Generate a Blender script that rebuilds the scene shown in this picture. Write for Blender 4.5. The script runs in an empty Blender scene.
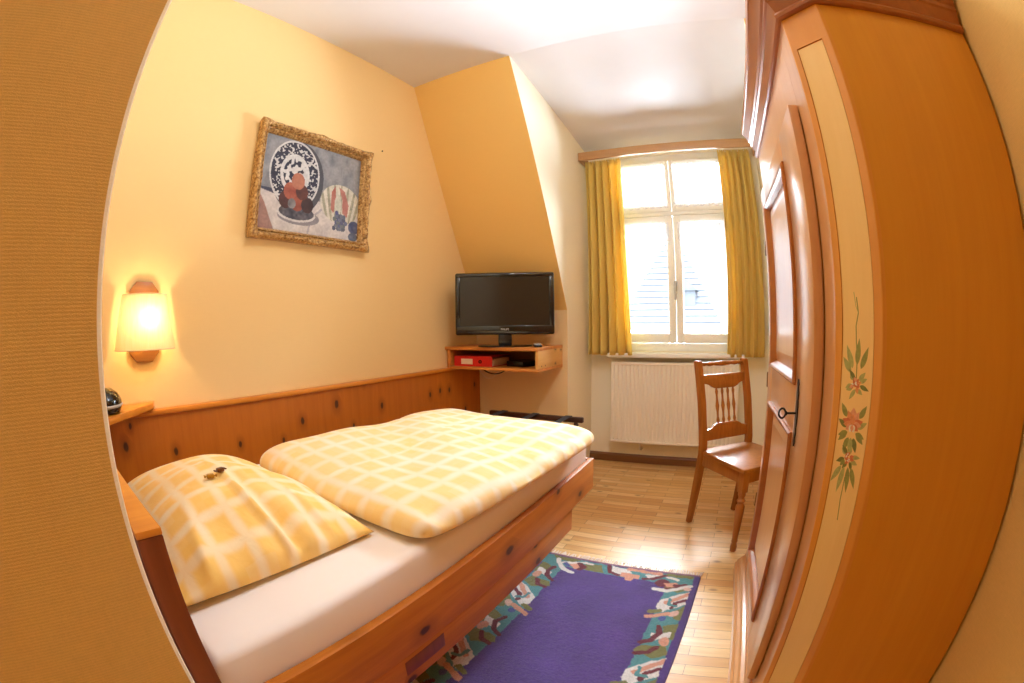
import bpy, bmesh, math, random
import numpy as np
from mathutils import Vector, Matrix
random.seed(7)
SC = bpy.context.scene
COL = SC.collection
PI = math.pi

# ------------------------------------------------------------------ room measures (metres)
XL, XR = -1.912, 0.80          # left wall, right wall
XD, XDR = -1.151, 0.32         # dormer cheeks
YT, YK, YB = 2.175, 3.008, 3.566   # ceiling end, knee wall, window wall
ZC, ZK, ZDB = 2.853, 1.248, 2.642  # ceiling, knee top, dormer ceiling at the window
XP, YP = -0.417, 0.06          # partition beside the entry
YF = -1.7                      # entry wall behind the camera
CH = 1.155                     # camera height

# ------------------------------------------------------------------ helpers
def lin(c):
    c = c / 255.0
    return c / 12.92 if c <= 0.04045 else ((c + 0.055) / 1.055) ** 2.4
def rgb(r, g, b, a=1.0):
    return (lin(r), lin(g), lin(b), a)

def obj(name, bm, mat, parent=None, smooth=False, loc=None, angle=40):
    me = bpy.data.meshes.new(name)
    bmesh.ops.recalc_face_normals(bm, faces=bm.faces[:])
    bm.to_mesh(me); bm.free()
    mats = mat if isinstance(mat, (list, tuple)) else [mat]
    for m in mats:
        me.materials.append(m)
    if smooth:
        me.polygons.foreach_set('use_smooth', [True] * len(me.polygons))
        me.set_sharp_from_angle(angle=math.radians(angle))
    o = bpy.data.objects.new(name, me)
    COL.objects.link(o)
    if parent is not None:
        o.parent = parent
    if loc is not None:
        o.location = loc
    return o

def tag(o, label, cat, group=None):
    o['label'] = label; o['category'] = cat
    if group: o['group'] = group
    return o

def thing(name, label, cat, loc=(0, 0, 0), rotz=0, group=None):
    o = bpy.data.objects.new(name, None)
    COL.objects.link(o)
    o.empty_display_size = 0.1
    o.location = loc; o.rotation_euler = (0, 0, rotz)
    return tag(o, label, cat, group)

def struct(name, bm, mat, parent=None, smooth=False):
    o = obj(name, bm, mat, parent, smooth)
    if parent is None:
        o['kind'] = 'structure'
    return o

def add_box(bm, x0, x1, y0, y1, z0, z1, bevel=0.0, seg=2, mat=0):
    vs = [bm.verts.new((x, y, z)) for x in (x0, x1) for y in (y0, y1) for z in (z0, z1)]
    idx = [(0, 1, 3, 2), (4, 6, 7, 5), (0, 4, 5, 1), (2, 3, 7, 6), (0, 2, 6, 4), (1, 5, 7, 3)]
    fs = [bm.faces.new([vs[i] for i in f]) for f in idx]
    for f in fs: f.material_index = mat
    if bevel > 0:
        es = list({e for f in fs for e in f.edges})
        r = bmesh.ops.bevel(bm, geom=es, offset=bevel, segments=seg, profile=0.5, affect='EDGES')
        for f in r['faces']: f.material_index = mat
    return bm

def box(*a, **k):
    return add_box(bmesh.new(), *a, **k)

def add_prism(bm, poly, a0, a1, axis, bevel=0.0, mat=0):
    """poly = list of 2-D points; axis = the extruded axis; the other two in xyz order."""
    def pt(p, a):
        if axis == 'x': return (a, p[0], p[1])
        if axis == 'y': return (p[0], a, p[1])
        return (p[0], p[1], a)
    A = [bm.verts.new(pt(p, a0)) for p in poly]
    B = [bm.verts.new(pt(p, a1)) for p in poly]
    fs = [bm.faces.new(A[::-1]), bm.faces.new(B)]
    n = len(poly)
    for i in range(n):
        fs.append(bm.faces.new((A[i], A[(i + 1) % n], B[(i + 1) % n], B[i])))
    for f in fs: f.material_index = mat
    if bevel > 0:
        es = list({e for f in fs for e in f.edges})
        r = bmesh.ops.bevel(bm, geom=es, offset=bevel, segments=2, profile=0.5, affect='EDGES')
        for f in r['faces']: f.material_index = mat
    return bm

def prism(*a, **k):
    return add_prism(bmesh.new(), *a, **k)

def add_lathe(bm, prof, o=(0, 0, 0), M=None, seg=16, mat=0, caps=True):
    """prof = [(r, h)], around local z; M an optional matrix."""
    M = M or Matrix.Translation(o)
    rings = []
    for r, h in prof:
        rings.append([bm.verts.new(M @ Vector((r * math.cos(2 * PI * k / seg), r * math.sin(2 * PI * k / seg), h))) for k in range(seg)])
    for a, b in zip(rings, rings[1:]):
        for k in range(seg):
            f = bm.faces.new((a[k], a[(k + 1) % seg], b[(k + 1) % seg], b[k])); f.material_index = mat
    if caps:
        for r_ in (rings[0][::-1], rings[-1]):
            f = bm.faces.new(r_); f.material_index = mat
    return bm

def lathe(*a, **k):
    return add_lathe(bmesh.new(), *a, **k)

def between(p, q):
    p, q = Vector(p), Vector(q)
    d = q - p
    return Matrix.Translation(p) @ d.to_track_quat('Z', 'Y').to_matrix().to_4x4(), d.length

def add_tube(bm, pts, r, seg=8, mat=0, closed=False):
    pts = [Vector(p) for p in pts]
    n = len(pts); rings = []
    for i, p in enumerate(pts):
        if closed: t = pts[(i + 1) % n] - pts[i - 1]
        else: t = pts[min(i + 1, n - 1)] - pts[max(i - 1, 0)]
        q = t.to_track_quat('Z', 'Y')
        rr = r[i] if isinstance(r, (list, tuple)) else r
        rings.append([bm.verts.new(p + q @ Vector((rr * math.cos(2 * PI * k / seg), rr * math.sin(2 * PI * k / seg), 0))) for k in range(seg)])
    prs = list(zip(rings, rings[1:]))
    if closed: prs.append((rings[-1], rings[0]))
    for a, b in prs:
        for k in range(seg):
            f = bm.faces.new((a[k], a[(k + 1) % seg], b[(k + 1) % seg], b[k])); f.material_index = mat
    if not closed:
        bm.faces.new(rings[0][::-1]).material_index = mat
        bm.faces.new(rings[-1]).material_index = mat
    return bm

def tube(*a, **k):
    return add_tube(bmesh.new(), *a, **k)

def add_sweep(bm, path, prof, z0=0.0):
    """Closed profile [(out, z)] swept along an open XY path; out is to the path's left; mitred corners."""
    P = [Vector(p) for p in path]
    rings = []
    for i, p in enumerate(P):
        dirs = []
        if i > 0: dirs.append((P[i] - P[i - 1]).normalized())
        if i < len(P) - 1: dirs.append((P[i + 1] - P[i]).normalized())
        ns = [Vector((-d.y, d.x)) for d in dirs]
        if len(ns) == 2:
            n = (ns[0] + ns[1]).normalized(); n = n / max(0.2, n.dot(ns[0]))
        else: n = ns[0]
        rings.append([bm.verts.new((p.x + n.x * o, p.y + n.y * o, z0 + z)) for o, z in prof])
    m = len(prof)
    for a, b in zip(rings, rings[1:]):
        for k in range(m):
            bm.faces.new((a[k], a[(k + 1) % m], b[(k + 1) % m], b[k]))
    bm.faces.new(rings[0][::-1]); bm.faces.new(rings[-1])
    return bm

def extrude_polys(bm, polys, n, h, mat=0):
    """flat 3-D polygons given thickness h along n"""
    for P in polys:
        A = [bm.verts.new(Vector(p)) for p in P]
        B = [bm.verts.new(Vector(p) + Vector(n) * h) for p in P]
        k = len(P)
        fs = [bm.faces.new(A), bm.faces.new(B[::-1])]
        for i in range(k):
            fs.append(bm.faces.new((A[i], B[i], B[(i + 1) % k], A[(i + 1) % k])))
        for f in fs: f.material_index = mat
    return bm

# ------------------------------------------------------------------ materials
class NT:
    def __init__(s, name):
        s.m = bpy.data.materials.new(name); s.m.use_nodes = True
        s.t = s.m.node_tree; s.t.nodes.clear()
        s.out = s.n('ShaderNodeOutputMaterial')
    def n(s, typ, **k):
        nd = s.t.nodes.new(typ)
        for a, v in k.items(): setattr(nd, a, v)
        return nd
    def l(s, a, b): s.t.links.new(a, b)
    def set(s, inp, v):
        if hasattr(v, 'is_linked') or hasattr(v, 'links'): s.l(v, inp)
        else: inp.default_value = v
    def coord(s, kind='Object', scale=(1, 1, 1), rot=(0, 0, 0), loc=(0, 0, 0)):
        c = s.n('ShaderNodeTexCoord'); mp = s.n('ShaderNodeMapping')
        mp.inputs['Scale'].default_value = scale; mp.inputs['Rotation'].default_value = rot; mp.inputs['Location'].default_value = loc
        s.l(c.outputs[kind], mp.inputs['Vector']); return mp.outputs[0]
    def noise(s, v, scale, detail=3, rough=0.5, dist=0.0):
        nd = s.n('ShaderNodeTexNoise'); s.l(v, nd.inputs['Vector'])
        nd.inputs['Scale'].default_value = scale; nd.inputs['Detail'].default_value = detail
        nd.inputs['Roughness'].default_value = rough; nd.inputs['Distortion'].default_value = dist
        return nd.outputs[0]
    def wave(s, v, scale, dist=0.0, direction='X', detail=2, dscale=1.0):
        nd = s.n('ShaderNodeTexWave', wave_type='BANDS', bands_direction=direction, wave_profile='SIN'); s.l(v, nd.inputs['Vector'])
        nd.inputs['Scale'].default_value = scale; nd.inputs['Distortion'].default_value = dist
        nd.inputs['Detail'].default_value = detail; nd.inputs['Detail Scale'].default_value = dscale
        return nd.outputs['Fac']
    def math(s, op, a, b=0.0, c=None, clamp=False):
        nd = s.n('ShaderNodeMath', operation=op); nd.use_clamp = clamp
        s.set(nd.inputs[0], a); s.set(nd.inputs[1], b)
        if c is not None: s.set(nd.inputs[2], c)
        return nd.outputs[0]
    def mix(s, f, a, b, blend='MIX'):
        nd = s.n('ShaderNodeMix', data_type='RGBA', blend_type=blend)
        s.set(nd.inputs[0], f); s.set(nd.inputs[6], a); s.set(nd.inputs[7], b)
        return nd.outputs[2]
    def ramp(s, f, stops):
        nd = s.n('ShaderNodeValToRGB'); s.l(f, nd.inputs[0])
        cr = nd.color_ramp
        while len(cr.elements) < len(stops): cr.elements.new(0.5)
        for e, (p, c) in zip(cr.elements, stops): e.position = p; e.color = c
        return nd.outputs[0]
    def smooth(s, v, a, b):
        nd = s.n('ShaderNodeMapRange', interpolation_type='SMOOTHSTEP'); s.l(v, nd.inputs[0])
        nd.inputs[1].default_value = a; nd.inputs[2].default_value = b
        return nd.outputs[0]
    def bump(s, h, strength=0.3, dist=0.002):
        nd = s.n('ShaderNodeBump'); s.l(h, nd.inputs['Height'])
        nd.inputs['Strength'].default_value = strength; nd.inputs['Distance'].default_value = dist
        return nd.outputs[0]
    def bsdf(s, col, rough=0.5, bump=None, metal=0.0, spec=0.5, sheen=0.0, coat=0.0, trans=0.0, sss=0.0):
        b = s.n('ShaderNodeBsdfPrincipled')
        s.set(b.inputs['Base Color'], col); s.set(b.inputs['Roughness'], rough)
        b.inputs['Metallic'].default_value = metal; b.inputs['Specular IOR Level'].default_value = spec
        b.inputs['Sheen Weight'].default_value = sheen; b.inputs['Coat Weight'].default_value = coat; b.inputs['Coat Roughness'].default_value = 0.2
        b.inputs['Transmission Weight'].default_value = trans
        if bump is not None: s.l(bump, b.inputs['Normal'])
        return b
    def done(s, b):
        s.l(b.outputs[0] if not hasattr(b, 'is_linked') else b, s.out.inputs[0]); return s.m

def plain(name, col, rough=0.5, metal=0.0, spec=0.5, nscale=40, namp=0.06, coat=0.0, bump=0.0):
    t = NT(name); v = t.coord()
    f = t.noise(v, nscale, 3)
    dark = tuple(c * (1 - namp * 2) for c in col[:3]) + (1,)
    c = t.mix(f, dark, tuple(min(1, x * (1 + namp)) for x in col[:3]) + (1,))
    bp = t.bump(f, bump, 0.002) if bump else None
    return t.done(t.bsdf(c, rough, bp, metal, spec, coat=coat))

def wallpaper(name, col, axis='Z', scale=62, strength=0.35, var=0.10, rough=0.85):
    """woven wall covering: horizontal threads crossed by fine vertical ones"""
    t = NT(name); v = t.coord()
    h = t.wave(v, scale, 5.0, 'Z', 3, 9.0)
    sx = t.coord(scale=(1, 1, 0.15))
    vv = t.noise(sx, 260, 2)
    big = t.noise(v, 3.0, 3)
    fine = t.noise(t.coord(scale=(12, 12, 120)), 2.2, 3)
    w = t.math('MULTIPLY_ADD', h, 0.6, t.math('MULTIPLY', vv, 0.5))
    f = t.math('ADD', t.math('MULTIPLY', w, 0.5), t.math('ADD', t.math('MULTIPLY', fine, 0.35), t.math('MULTIPLY', big, 0.15)))
    d = tuple(c * (1 - var * 2.2) for c in col[:3]) + (1,)
    l = tuple(min(1, c * (1 + var)) for c in col[:3]) + (1,)
    c = t.mix(f, d, l)
    return t.done(t.bsdf(c, rough, t.bump(w, strength, 0.0012), spec=0.25))

def wood(name, base, dark, grain='X', scale=1.0, knots=0.0, rough=0.4, coat=0.1, contrast=0.75, knot_col=(0.055, 0.016, 0.006, 1), spec=0.5, knot_scale=7.0, planks=None):
    t = NT(name)
    st = {'X': (0.07, 1, 1), 'Y': (1, 0.07, 1), 'Z': (1, 1, 0.07)}[grain]
    v = t.coord(scale=tuple(a * scale for a in st))
    warp = t.noise(t.coord(scale=tuple(a * scale * 0.5 for a in st)), 6, 2)
    a = t.noise(v, 38, 6, 0.62, 0.6)
    b = t.noise(v, 130, 3, 0.6)
    r = t.math('SINE', t.math('MULTIPLY', warp, 55.0))
    f = t.math('ADD', t.math('MULTIPLY', a, 0.75), t.math('ADD', t.math('MULTIPLY', b, 0.2), t.math('MULTIPLY', r, 0.07)))
    f = t.math('MULTIPLY_ADD', t.math('SUBTRACT', f, 0.5), contrast * 2.2, 0.5, True)
    c = t.mix(f, dark, base)
    big = t.noise(t.coord(scale=tuple(a2 * scale for a2 in {'X': (0.5, 1, 1), 'Y': (1, 0.5, 1), 'Z': (1, 1, 0.5)}[grain])), 4, 2)
    c = t.mix(t.math('MULTIPLY', big, 0.35), c, t.mix(0.55, dark, base))
    if knots > 0:
        ks = {'X': (0.6, 1, 1), 'Y': (1, 0.6, 1), 'Z': (1, 1, 0.6)}[grain]
        vo = t.n('ShaderNodeTexVoronoi', feature='F1', voronoi_dimensions='2D')
        s3 = t.n('ShaderNodeSeparateXYZ'); t.l(t.coord(scale=ks), s3.inputs[0])
        c3 = t.n('ShaderNodeCombineXYZ'); t.l(s3.outputs[1], c3.inputs[0]); t.l(s3.outputs[2], c3.inputs[1])
        t.l(c3.outputs[0], vo.inputs['Vector'])
        vo.inputs['Scale'].default_value = knot_scale; vo.inputs['Randomness'].default_value = 0.9
        sel = t.n('ShaderNodeSeparateColor'); t.l(vo.outputs['Color'], sel.inputs[0])
        pick = t.math('LESS_THAN', sel.outputs[0], knots)
        rad = t.math('MULTIPLY_ADD', sel.outputs[1], 0.07, 0.07)
        nd = t.math('ADD', vo.outputs['Distance'], t.math('MULTIPLY', t.math('SUBTRACT', t.noise(t.coord(), 60, 2), 0.5), 0.05))
        core = t.math('MULTIPLY', t.math('SUBTRACT', 1.0, t.smooth(t.math('DIVIDE', nd, rad), 0.55, 1.15)), pick)
        halo = t.math('MULTIPLY', t.math('SUBTRACT', 1.0, t.smooth(t.math('DIVIDE', nd, rad), 0.9, 3.4)), pick)
        c = t.mix(t.math('MULTIPLY', halo, 0.45), c, tuple(x * 0.55 for x in dark[:3]) + (1,))
        c = t.mix(t.math('MULTIPLY', core, 0.92), c, knot_col)
    bp = t.bump(f, 0.06, 0.001)
    return t.done(t.bsdf(c, rough, bp, spec=spec, coat=coat))

def check_cloth(name, yellow, pale, period=0.098):
    t = NT(name)
    uv = t.n('ShaderNodeUVMap'); sep = t.n('ShaderNodeSeparateXYZ'); t.l(uv.outputs[0], sep.inputs[0])
    wob = t.noise(t.coord(), 9, 2)
    def band(c):
        x = t.math('ADD', t.math('DIVIDE', c, period), t.math('MULTIPLY', t.math('SUBTRACT', wob, 0.5), 0.16))
        fr = t.math('ABSOLUTE', t.math('SUBTRACT', t.math('FRACT', x), 0.5))
        a = t.math('SUBTRACT', 1.0, t.smooth(fr, 0.03, 0.25))
        return a, t.math('FLOOR', x)
    bu, iu = band(sep.outputs[0]); bv, iv = band(sep.outputs[1])
    wn = t.n('ShaderNodeTexWhiteNoise', noise_dimensions='2D')
    cv = t.n('ShaderNodeCombineXYZ'); t.l(iu, cv.inputs[0]); t.l(iv, cv.inputs[1]); t.l(cv.outputs[0], wn.inputs['Vector'])
    f = t.math('MAXIMUM', bu, bv)
    f = t.math('MULTIPLY_ADD', f, t.math('MULTIPLY_ADD', t.noise(t.coord(), 5, 2), 0.7, 0.35), t.math('MULTIPLY', wn.outputs['Value'], 0.22), True)
    streak = t.noise(t.coord('UV', scale=(6, 140, 1)), 4, 3)
    f = t.math('ADD', f, t.math('MULTIPLY', t.math('SUBTRACT', streak, 0.5), 0.22), None, True)
    c = t.mix(f, yellow, pale)
    weave = t.noise(t.coord('UV', scale=(900, 900, 1)), 1, 1)
    folds = t.noise(t.coord(scale=(1, 1.6, 1)), 16, 3, 0.5, 0.5)
    h = t.math('ADD', t.math('MULTIPLY', weave, 0.08), t.math('MULTIPLY', folds, 1.0))
    return t.done(t.bsdf(c, 0.75, t.bump(h, 0.35, 0.008), spec=0.2, sheen=0.15))

def attr_mat(name, attr, rough=0.9, spec=0.2, bump_scale=None, sheen=0.0, bstr=0.6, bdist=0.004, var=0.25):
    t = NT(name)
    a = t.n('ShaderNodeAttribute'); a.attribute_name = attr
    c = a.outputs['Color']; bp = None
    if bump_scale:
        nz = t.noise(t.coord(), bump_scale, 3)
        bp = t.bump(nz, bstr, bdist)
        c = t.mix(t.math('MULTIPLY', nz, var * 2), c, t.mix(0.6, c, (0, 0, 0, 1)))
    return t.done(t.bsdf(c, rough, bp, spec=spec, sheen=sheen))

M = {}
M['wall_y'] = wallpaper('yellow_cream_wallpaper', rgb(241, 209, 150), scale=80, strength=0.12, var=0.03)
M['wall'] = wallpaper('daylit_cream_wallpaper', rgb(251, 242, 218), scale=80, strength=0.12, var=0.03)  # paler copy of the left wall's paper, dormer daylight painted into the colour
M['slope'] = wallpaper('shaded_slope_wallpaper', rgb(238, 194, 114), scale=80, strength=0.10, var=0.03)  # shade on the slopes, turned away from the window, put into the wall colour
M['knee'] = wallpaper('knee_shade_wallpaper', rgb(242, 212, 158), scale=80, strength=0.10, var=0.03)  # same wallpaper, shade painted in as a tone between slope and dormer
M['weave'] = wallpaper('ochre_woven_wallcovering', rgb(238, 202, 126), scale=95, strength=0.3, var=0.10)
M['ceil'] = plain('white_ceiling_paint', rgb(229, 227, 232), 0.9, nscale=5, namp=0.015, spec=0.2)
M['white_paint'] = plain('white_gloss_paint', rgb(251, 251, 244), 0.35, namp=0.02)
M['rad'] = plain('cream_enamel', rgb(246, 238, 222), 0.35, namp=0.02)
M['pine'] = wood('honey_pine', rgb(226, 152, 52), rgb(176, 96, 18), 'Y', knots=0.30, rough=0.38, coat=0.1)
M['pine_side'] = wood('aged_knotty_pine', rgb(208, 128, 38), rgb(160, 82, 12), 'Y', knots=0.55, rough=0.5, coat=0.0, knot_scale=8.0, spec=0.35)
M['pine_dark'] = wood('dark_pine_endgrain', rgb(140, 66, 18), rgb(98, 40, 8), 'Z', rough=0.45, coat=0.0)  # dark brown pine for the headboard, bed legs, slot and screws
M['panel'] = wood('knotty_pine_panelling', rgb(206, 122, 34), rgb(170, 88, 14), 'Z', knots=0.5, rough=0.38, coat=0.1, knot_scale=8.5, contrast=0.5)
M['cap'] = wood('pine_rail', rgb(230, 152, 52), rgb(196, 112, 26), 'Y', knots=0.0, rough=0.38)
M['shelfwood'] = wood('shelf_pine', rgb(226, 152, 68), rgb(180, 104, 34), 'X', knots=0.0, rough=0.42)
M['shelfend'] = wood('shelf_end_pine', rgb(236, 186, 110), rgb(208, 148, 68), 'Y', knots=0.2, rough=0.42, knot_scale=14)
M['chair'] = wood('brown_beech', rgb(184, 116, 46), rgb(138, 78, 22), 'Z', scale=2.2, rough=0.35, coat=0.2)
M['ward'] = wood('wardrobe_spruce', rgb(224, 160, 46), rgb(200, 126, 26), 'Z', scale=1.2, rough=0.4, coat=0.1, contrast=0.35)
M['ward_edge'] = wood('wardrobe_corner_spruce', rgb(226, 158, 62), rgb(206, 130, 40), 'Z', scale=1.2, rough=0.36, coat=0.15, contrast=0.35)
M['ward_dark'] = wood('wardrobe_moulding', rgb(178, 104, 36), rgb(136, 70, 18), 'Y', scale=1.2, rough=0.34, coat=0.2, contrast=0.5)
M['ward_pale'] = wood('pale_maple_panel', rgb(246, 210, 136), rgb(230, 184, 104), 'Z', scale=1.2, rough=0.42, contrast=0.35)
M['ward_door'] = wood('wardrobe_door_wood', rgb(218, 162, 104), rgb(192, 130, 76), 'Z', scale=1.2, rough=0.32, coat=0.6, contrast=0.4)
M['pelmet'] = wood('pelmet_wood', rgb(208, 164, 116), rgb(178, 130, 86), 'X', scale=1.0, rough=0.4, contrast=0.6)
M['base'] = wood('baseboard_wood', rgb(142, 92, 44), rgb(100, 60, 26), 'X', rough=0.45)
M['rackwood'] = wood('dark_walnut', rgb(84, 46, 30), rgb(48, 24, 16), 'X', scale=2, rough=0.4)
M['lampwood'] = wood('lamp_oak', rgb(150, 96, 40), rgb(104, 60, 22), 'Y', scale=2, rough=0.4)
M['black'] = plain('black_plastic', rgb(22, 20, 20), 0.22, namp=0.03)
M['blackgloss'] = plain('piano_black', rgb(14, 12, 13), 0.08, namp=0.02, coat=0.5)
M['screen'] = plain('dark_lcd_screen', rgb(46, 40, 32), 0.16, namp=0.02)
M['strap'] = plain('grey_blue_webbing', rgb(70, 74, 84), 0.8, nscale=200)
M['iron'] = plain('dark_wrought_iron', rgb(46, 38, 34), 0.45, metal=0.7)
M['brass'] = plain('aged_brass', rgb(120, 84, 40), 0.4, metal=0.8)
M['silver'] = plain('silver_plastic', rgb(190, 190, 188), 0.35)
M['red'] = plain('red_binder_card', rgb(206, 26, 20), 0.4)
M['label'] = plain('paper_label', rgb(236, 214, 180), 0.8)
M['sheet'] = plain('white_cotton_sheet', rgb(246, 236, 230), 0.85, nscale=5, namp=0.02, bump=0.3)
M['check'] = check_cloth('yellow_check_cotton', rgb(251, 205, 108), rgb(250, 232, 198))
M['check_pale'] = check_cloth('pale_yellow_check_cotton', rgb(250, 214, 140), rgb(250, 236, 214))  # pillow cotton again, paler: light falling on the duvet put into its colours
M['foil'] = plain('gold_foil', rgb(190, 140, 50), 0.3, metal=0.75, nscale=120, namp=0.3)
M['foil2'] = plain('brown_foil', rgb(120, 70, 30), 0.3, metal=0.5, nscale=120, namp=0.3)
M['logo'] = plain('silver_lettering', rgb(200, 200, 200), 0.4)
M['fringe'] = plain('cream_wool_fringe', rgb(232, 214, 196), 0.9)

# gilded frame
t = NT('gilded_ornament'); v = t.coord()
nz = t.noise(v, 75, 5, 0.65)
c = t.ramp(nz, [(0.34, rgb(104, 66, 28)), (0.5, rgb(178, 134, 74)), (0.72, rgb(226, 192, 132))])
M['gilt'] = t.done(t.bsdf(c, 0.42, t.bump(nz, 0.45, 0.003), metal=0.25))

# floor: beech strip parquet laid across the room
t = NT('beech_strip_parquet'); v = t.coord()
br = t.n('ShaderNodeTexBrick'); t.l(v, br.inputs['Vector'])
br.inputs['Scale'].default_value = 1.0; br.inputs['Brick Width'].default_value = 0.38; br.inputs['Row Height'].default_value = 0.056
br.inputs['Mortar Size'].default_value = 0.0011; br.inputs['Mortar Smooth'].default_value = 0.2; br.inputs['Bias'].default_value = 0.0
br.offset = 0.37; br.squash = 1.0
br.inputs['Color1'].default_value = (0, 0, 0, 1); br.inputs['Color2'].default_value = (1, 1, 1, 1); br.inputs['Mortar'].default_value = (0.5, 0.5, 0.5, 1)
tone = t.ramp(br.outputs['Color'], [(0.0, rgb(212, 160, 96)), (0.25, rgb(228, 184, 118)), (0.5, rgb(242, 208, 150)), (0.75, rgb(234, 194, 128)), (1.0, rgb(220, 168, 102))])
gr = t.noise(t.coord(scale=(0.08, 1, 1)), 46, 5, 0.65, 0.5)
c = t.mix(t.smooth(gr, 0.35, 0.75), t.mix(0.40, tone, rgb(176, 120, 62)), tone)
vo = t.n('ShaderNodeTexVoronoi', feature='F1', voronoi_dimensions='2D'); t.l(t.coord(scale=(0.5, 1, 1)), vo.inputs['Vector']); vo.inputs['Scale'].default_value = 7.0
sel = t.n('ShaderNodeSeparateColor'); t.l(vo.outputs['Color'], sel.inputs[0])
kn = t.math('MULTIPLY', t.math('SUBTRACT', 1.0, t.smooth(vo.outputs['Distance'], 0.02, 0.11)), t.math('LESS_THAN', sel.outputs[0], 0.3))
c = t.mix(t.math('MULTIPLY', kn, 0.6), c, rgb(104, 60, 26))
c = t.mix(br.outputs['Fac'], c, rgb(120, 78, 40))
M['floor'] = t.done(t.bsdf(c, t.math('MULTIPLY_ADD', gr, 0.14, 0.27), t.bump(br.outputs['Fac'], -0.15, 0.001), spec=0.35, coat=0.06))

# fabric of curtains
def fabric(name, col, trans=0.25):
    t = NT(name)
    w = t.noise(t.coord(scale=(1, 1, 0.03)), 220, 3)
    c = t.mix(w, tuple(x * 0.86 for x in col[:3]) + (1,), col)
    b = t.bsdf(c, 0.8, t.bump(w, 0.15, 0.001), spec=0.2, sheen=0.1)
    tr = t.n('ShaderNodeBsdfTranslucent'); t.l(c, tr.inputs[0])
    mx = t.n('ShaderNodeMixShader'); mx.inputs[0].default_value = trans
    t.l(b.outputs[0], mx.inputs[1]); t.l(tr.outputs[0], mx.inputs[2])
    return t.done(mx)
M['curtain'] = fabric('mustard_yellow_curtain', rgb(249, 221, 124), 0.30)

def sheer(name):
    t = NT(name)
    tr = t.n('ShaderNodeBsdfTransparent'); tr.inputs[0].default_value = (1, 1, 1, 1)
    d = t.n('ShaderNodeBsdfTranslucent'); d.inputs[0].default_value = (0.95, 0.95, 0.97, 1)
    df = t.n('ShaderNodeBsdfDiffuse'); df.inputs[0].default_value = (0.92, 0.92, 0.95, 1)
    a = t.n('ShaderNodeAddShader')
    m1 = t.n('ShaderNodeMixShader'); m1.inputs[0].default_value = 0.985
    t.l(d.outputs[0], m1.inputs[1]); t.l(df.outputs[0], m1.inputs[2])
    m2 = t.n('ShaderNodeMixShader')
    uv = t.n('ShaderNodeUVMap'); sp = t.n('ShaderNodeSeparateXYZ'); t.l(uv.outputs[0], sp.inputs[0])
    # woven-in bands at the top and the lace hem make the net denser
    top = t.smooth(sp.outputs[1], 0.80, 0.99)
    hem = t.math('SUBTRACT', 1.0, t.smooth(sp.outputs[1], 0.03, 0.14))
    lace = t.math('MULTIPLY', t.math('MULTIPLY_ADD', t.noise(t.coord(scale=(1, 1, 0.3)), 110, 2), 0.9, 0.45), t.math('MAXIMUM', top, hem))
    st = t.noise(t.coord(scale=(1, 1, 0.02)), 120, 2)
    f = t.math('ADD', t.math('MULTIPLY_ADD', st, 0.012, 0.004), t.math('MULTIPLY', lace, 0.92), None, True)
    t.l(f, m2.inputs[0]); t.l(tr.outputs[0], m2.inputs[1]); t.l(m1.outputs[0], m2.inputs[2])
    return t.done(m2)
M['sheer'] = sheer('white_net')

t = NT('window_pane')
tr = t.n('ShaderNodeBsdfTransparent'); gl = t.n('ShaderNodeBsdfGlossy'); gl.inputs['Roughness'].default_value = 0.02
fr = t.n('ShaderNodeFresnel'); fr.inputs[0].default_value = 1.45
mx = t.n('ShaderNodeMixShader'); t.l(fr.outputs[0], mx.inputs[0]); t.l(tr.outputs[0], mx.inputs[1]); t.l(gl.outputs[0], mx.inputs[2])
M['glass'] = t.done(mx)

t = NT('pleated_lampshade_fabric'); v = t.coord()
c = t.mix(t.noise(t.coord(scale=(1, 1, 0.06)), 150, 2), rgb(250, 226, 160), rgb(255, 244, 206))
tl = t.n('ShaderNodeBsdfTranslucent'); t.l(c, tl.inputs[0])
df = t.n('ShaderNodeBsdfDiffuse'); t.l(c, df.inputs[0])
mx = t.n('ShaderNodeMixShader'); mx.inputs[0].default_value = 0.24
t.l(df.outputs[0], mx.inputs[1]); t.l(tl.outputs[0], mx.inputs[2])
M['shade'] = t.done(mx)

t = NT('glowing_bulb'); em = t.n('ShaderNodeEmission'); em.inputs[0].default_value = (1.0, 0.72, 0.36, 1); em.inputs[1].default_value = 8
M['bulb'] = t.done(em)

# neighbour's roof
t = NT('grey_clay_tiles'); v = t.coord()
c = t.mix(t.noise(v, 4, 3), rgb(20, 22, 26), rgb(30, 31, 34))
M['tile'] = t.done(t.bsdf(c, 0.8, spec=0.2))
M['plaster'] = plain('pale_plaster', rgb(232, 230, 224), 0.9)
# ------------------------------------------------------------------ the room shell
def slab(polys, n, h=0.08):
    return extrude_polys(bmesh.new(), polys, n, h)

struct('floor', box(XL - 0.1, XR + 0.1, YF - 0.1, YB + 0.3, -0.08, 0.0), M['floor'])
bm = box(XL - 0.1, XR + 0.1, YF - 0.1, YT, ZC, ZC + 0.08)
struct('ceiling', bm, M['ceil'])
struct('ceiling_dormer', slab([[(XD, YT, ZC), (XDR, YT, ZC), (XDR, YB, ZDB), (XD, YB, ZDB)]], (0, 0, 1)), M['ceil'])
struct('wall_left', box(XL - 0.1, XL, YP, YK + 0.1, 0, ZC), M['wall_y'])
struct('wall_right', box(XR, XR + 0.1, YF, YK + 0.1, 0, ZC), M['weave'])
struct('wall_front', box(XP, XR, YF - 0.1, YF, 0, ZC), M['weave'])
bm = bmesh.new()
add_box(bm, XL - 0.1, XP, YF - 0.1, YP, 0, ZC, bevel=0.006, seg=2)
bm.normal_update()
for f in bm.faces: f.material_index = 0 if f.normal.x > 0.95 else 1
struct('wall_partition', bm, [M['weave'], M['wall']])
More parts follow.
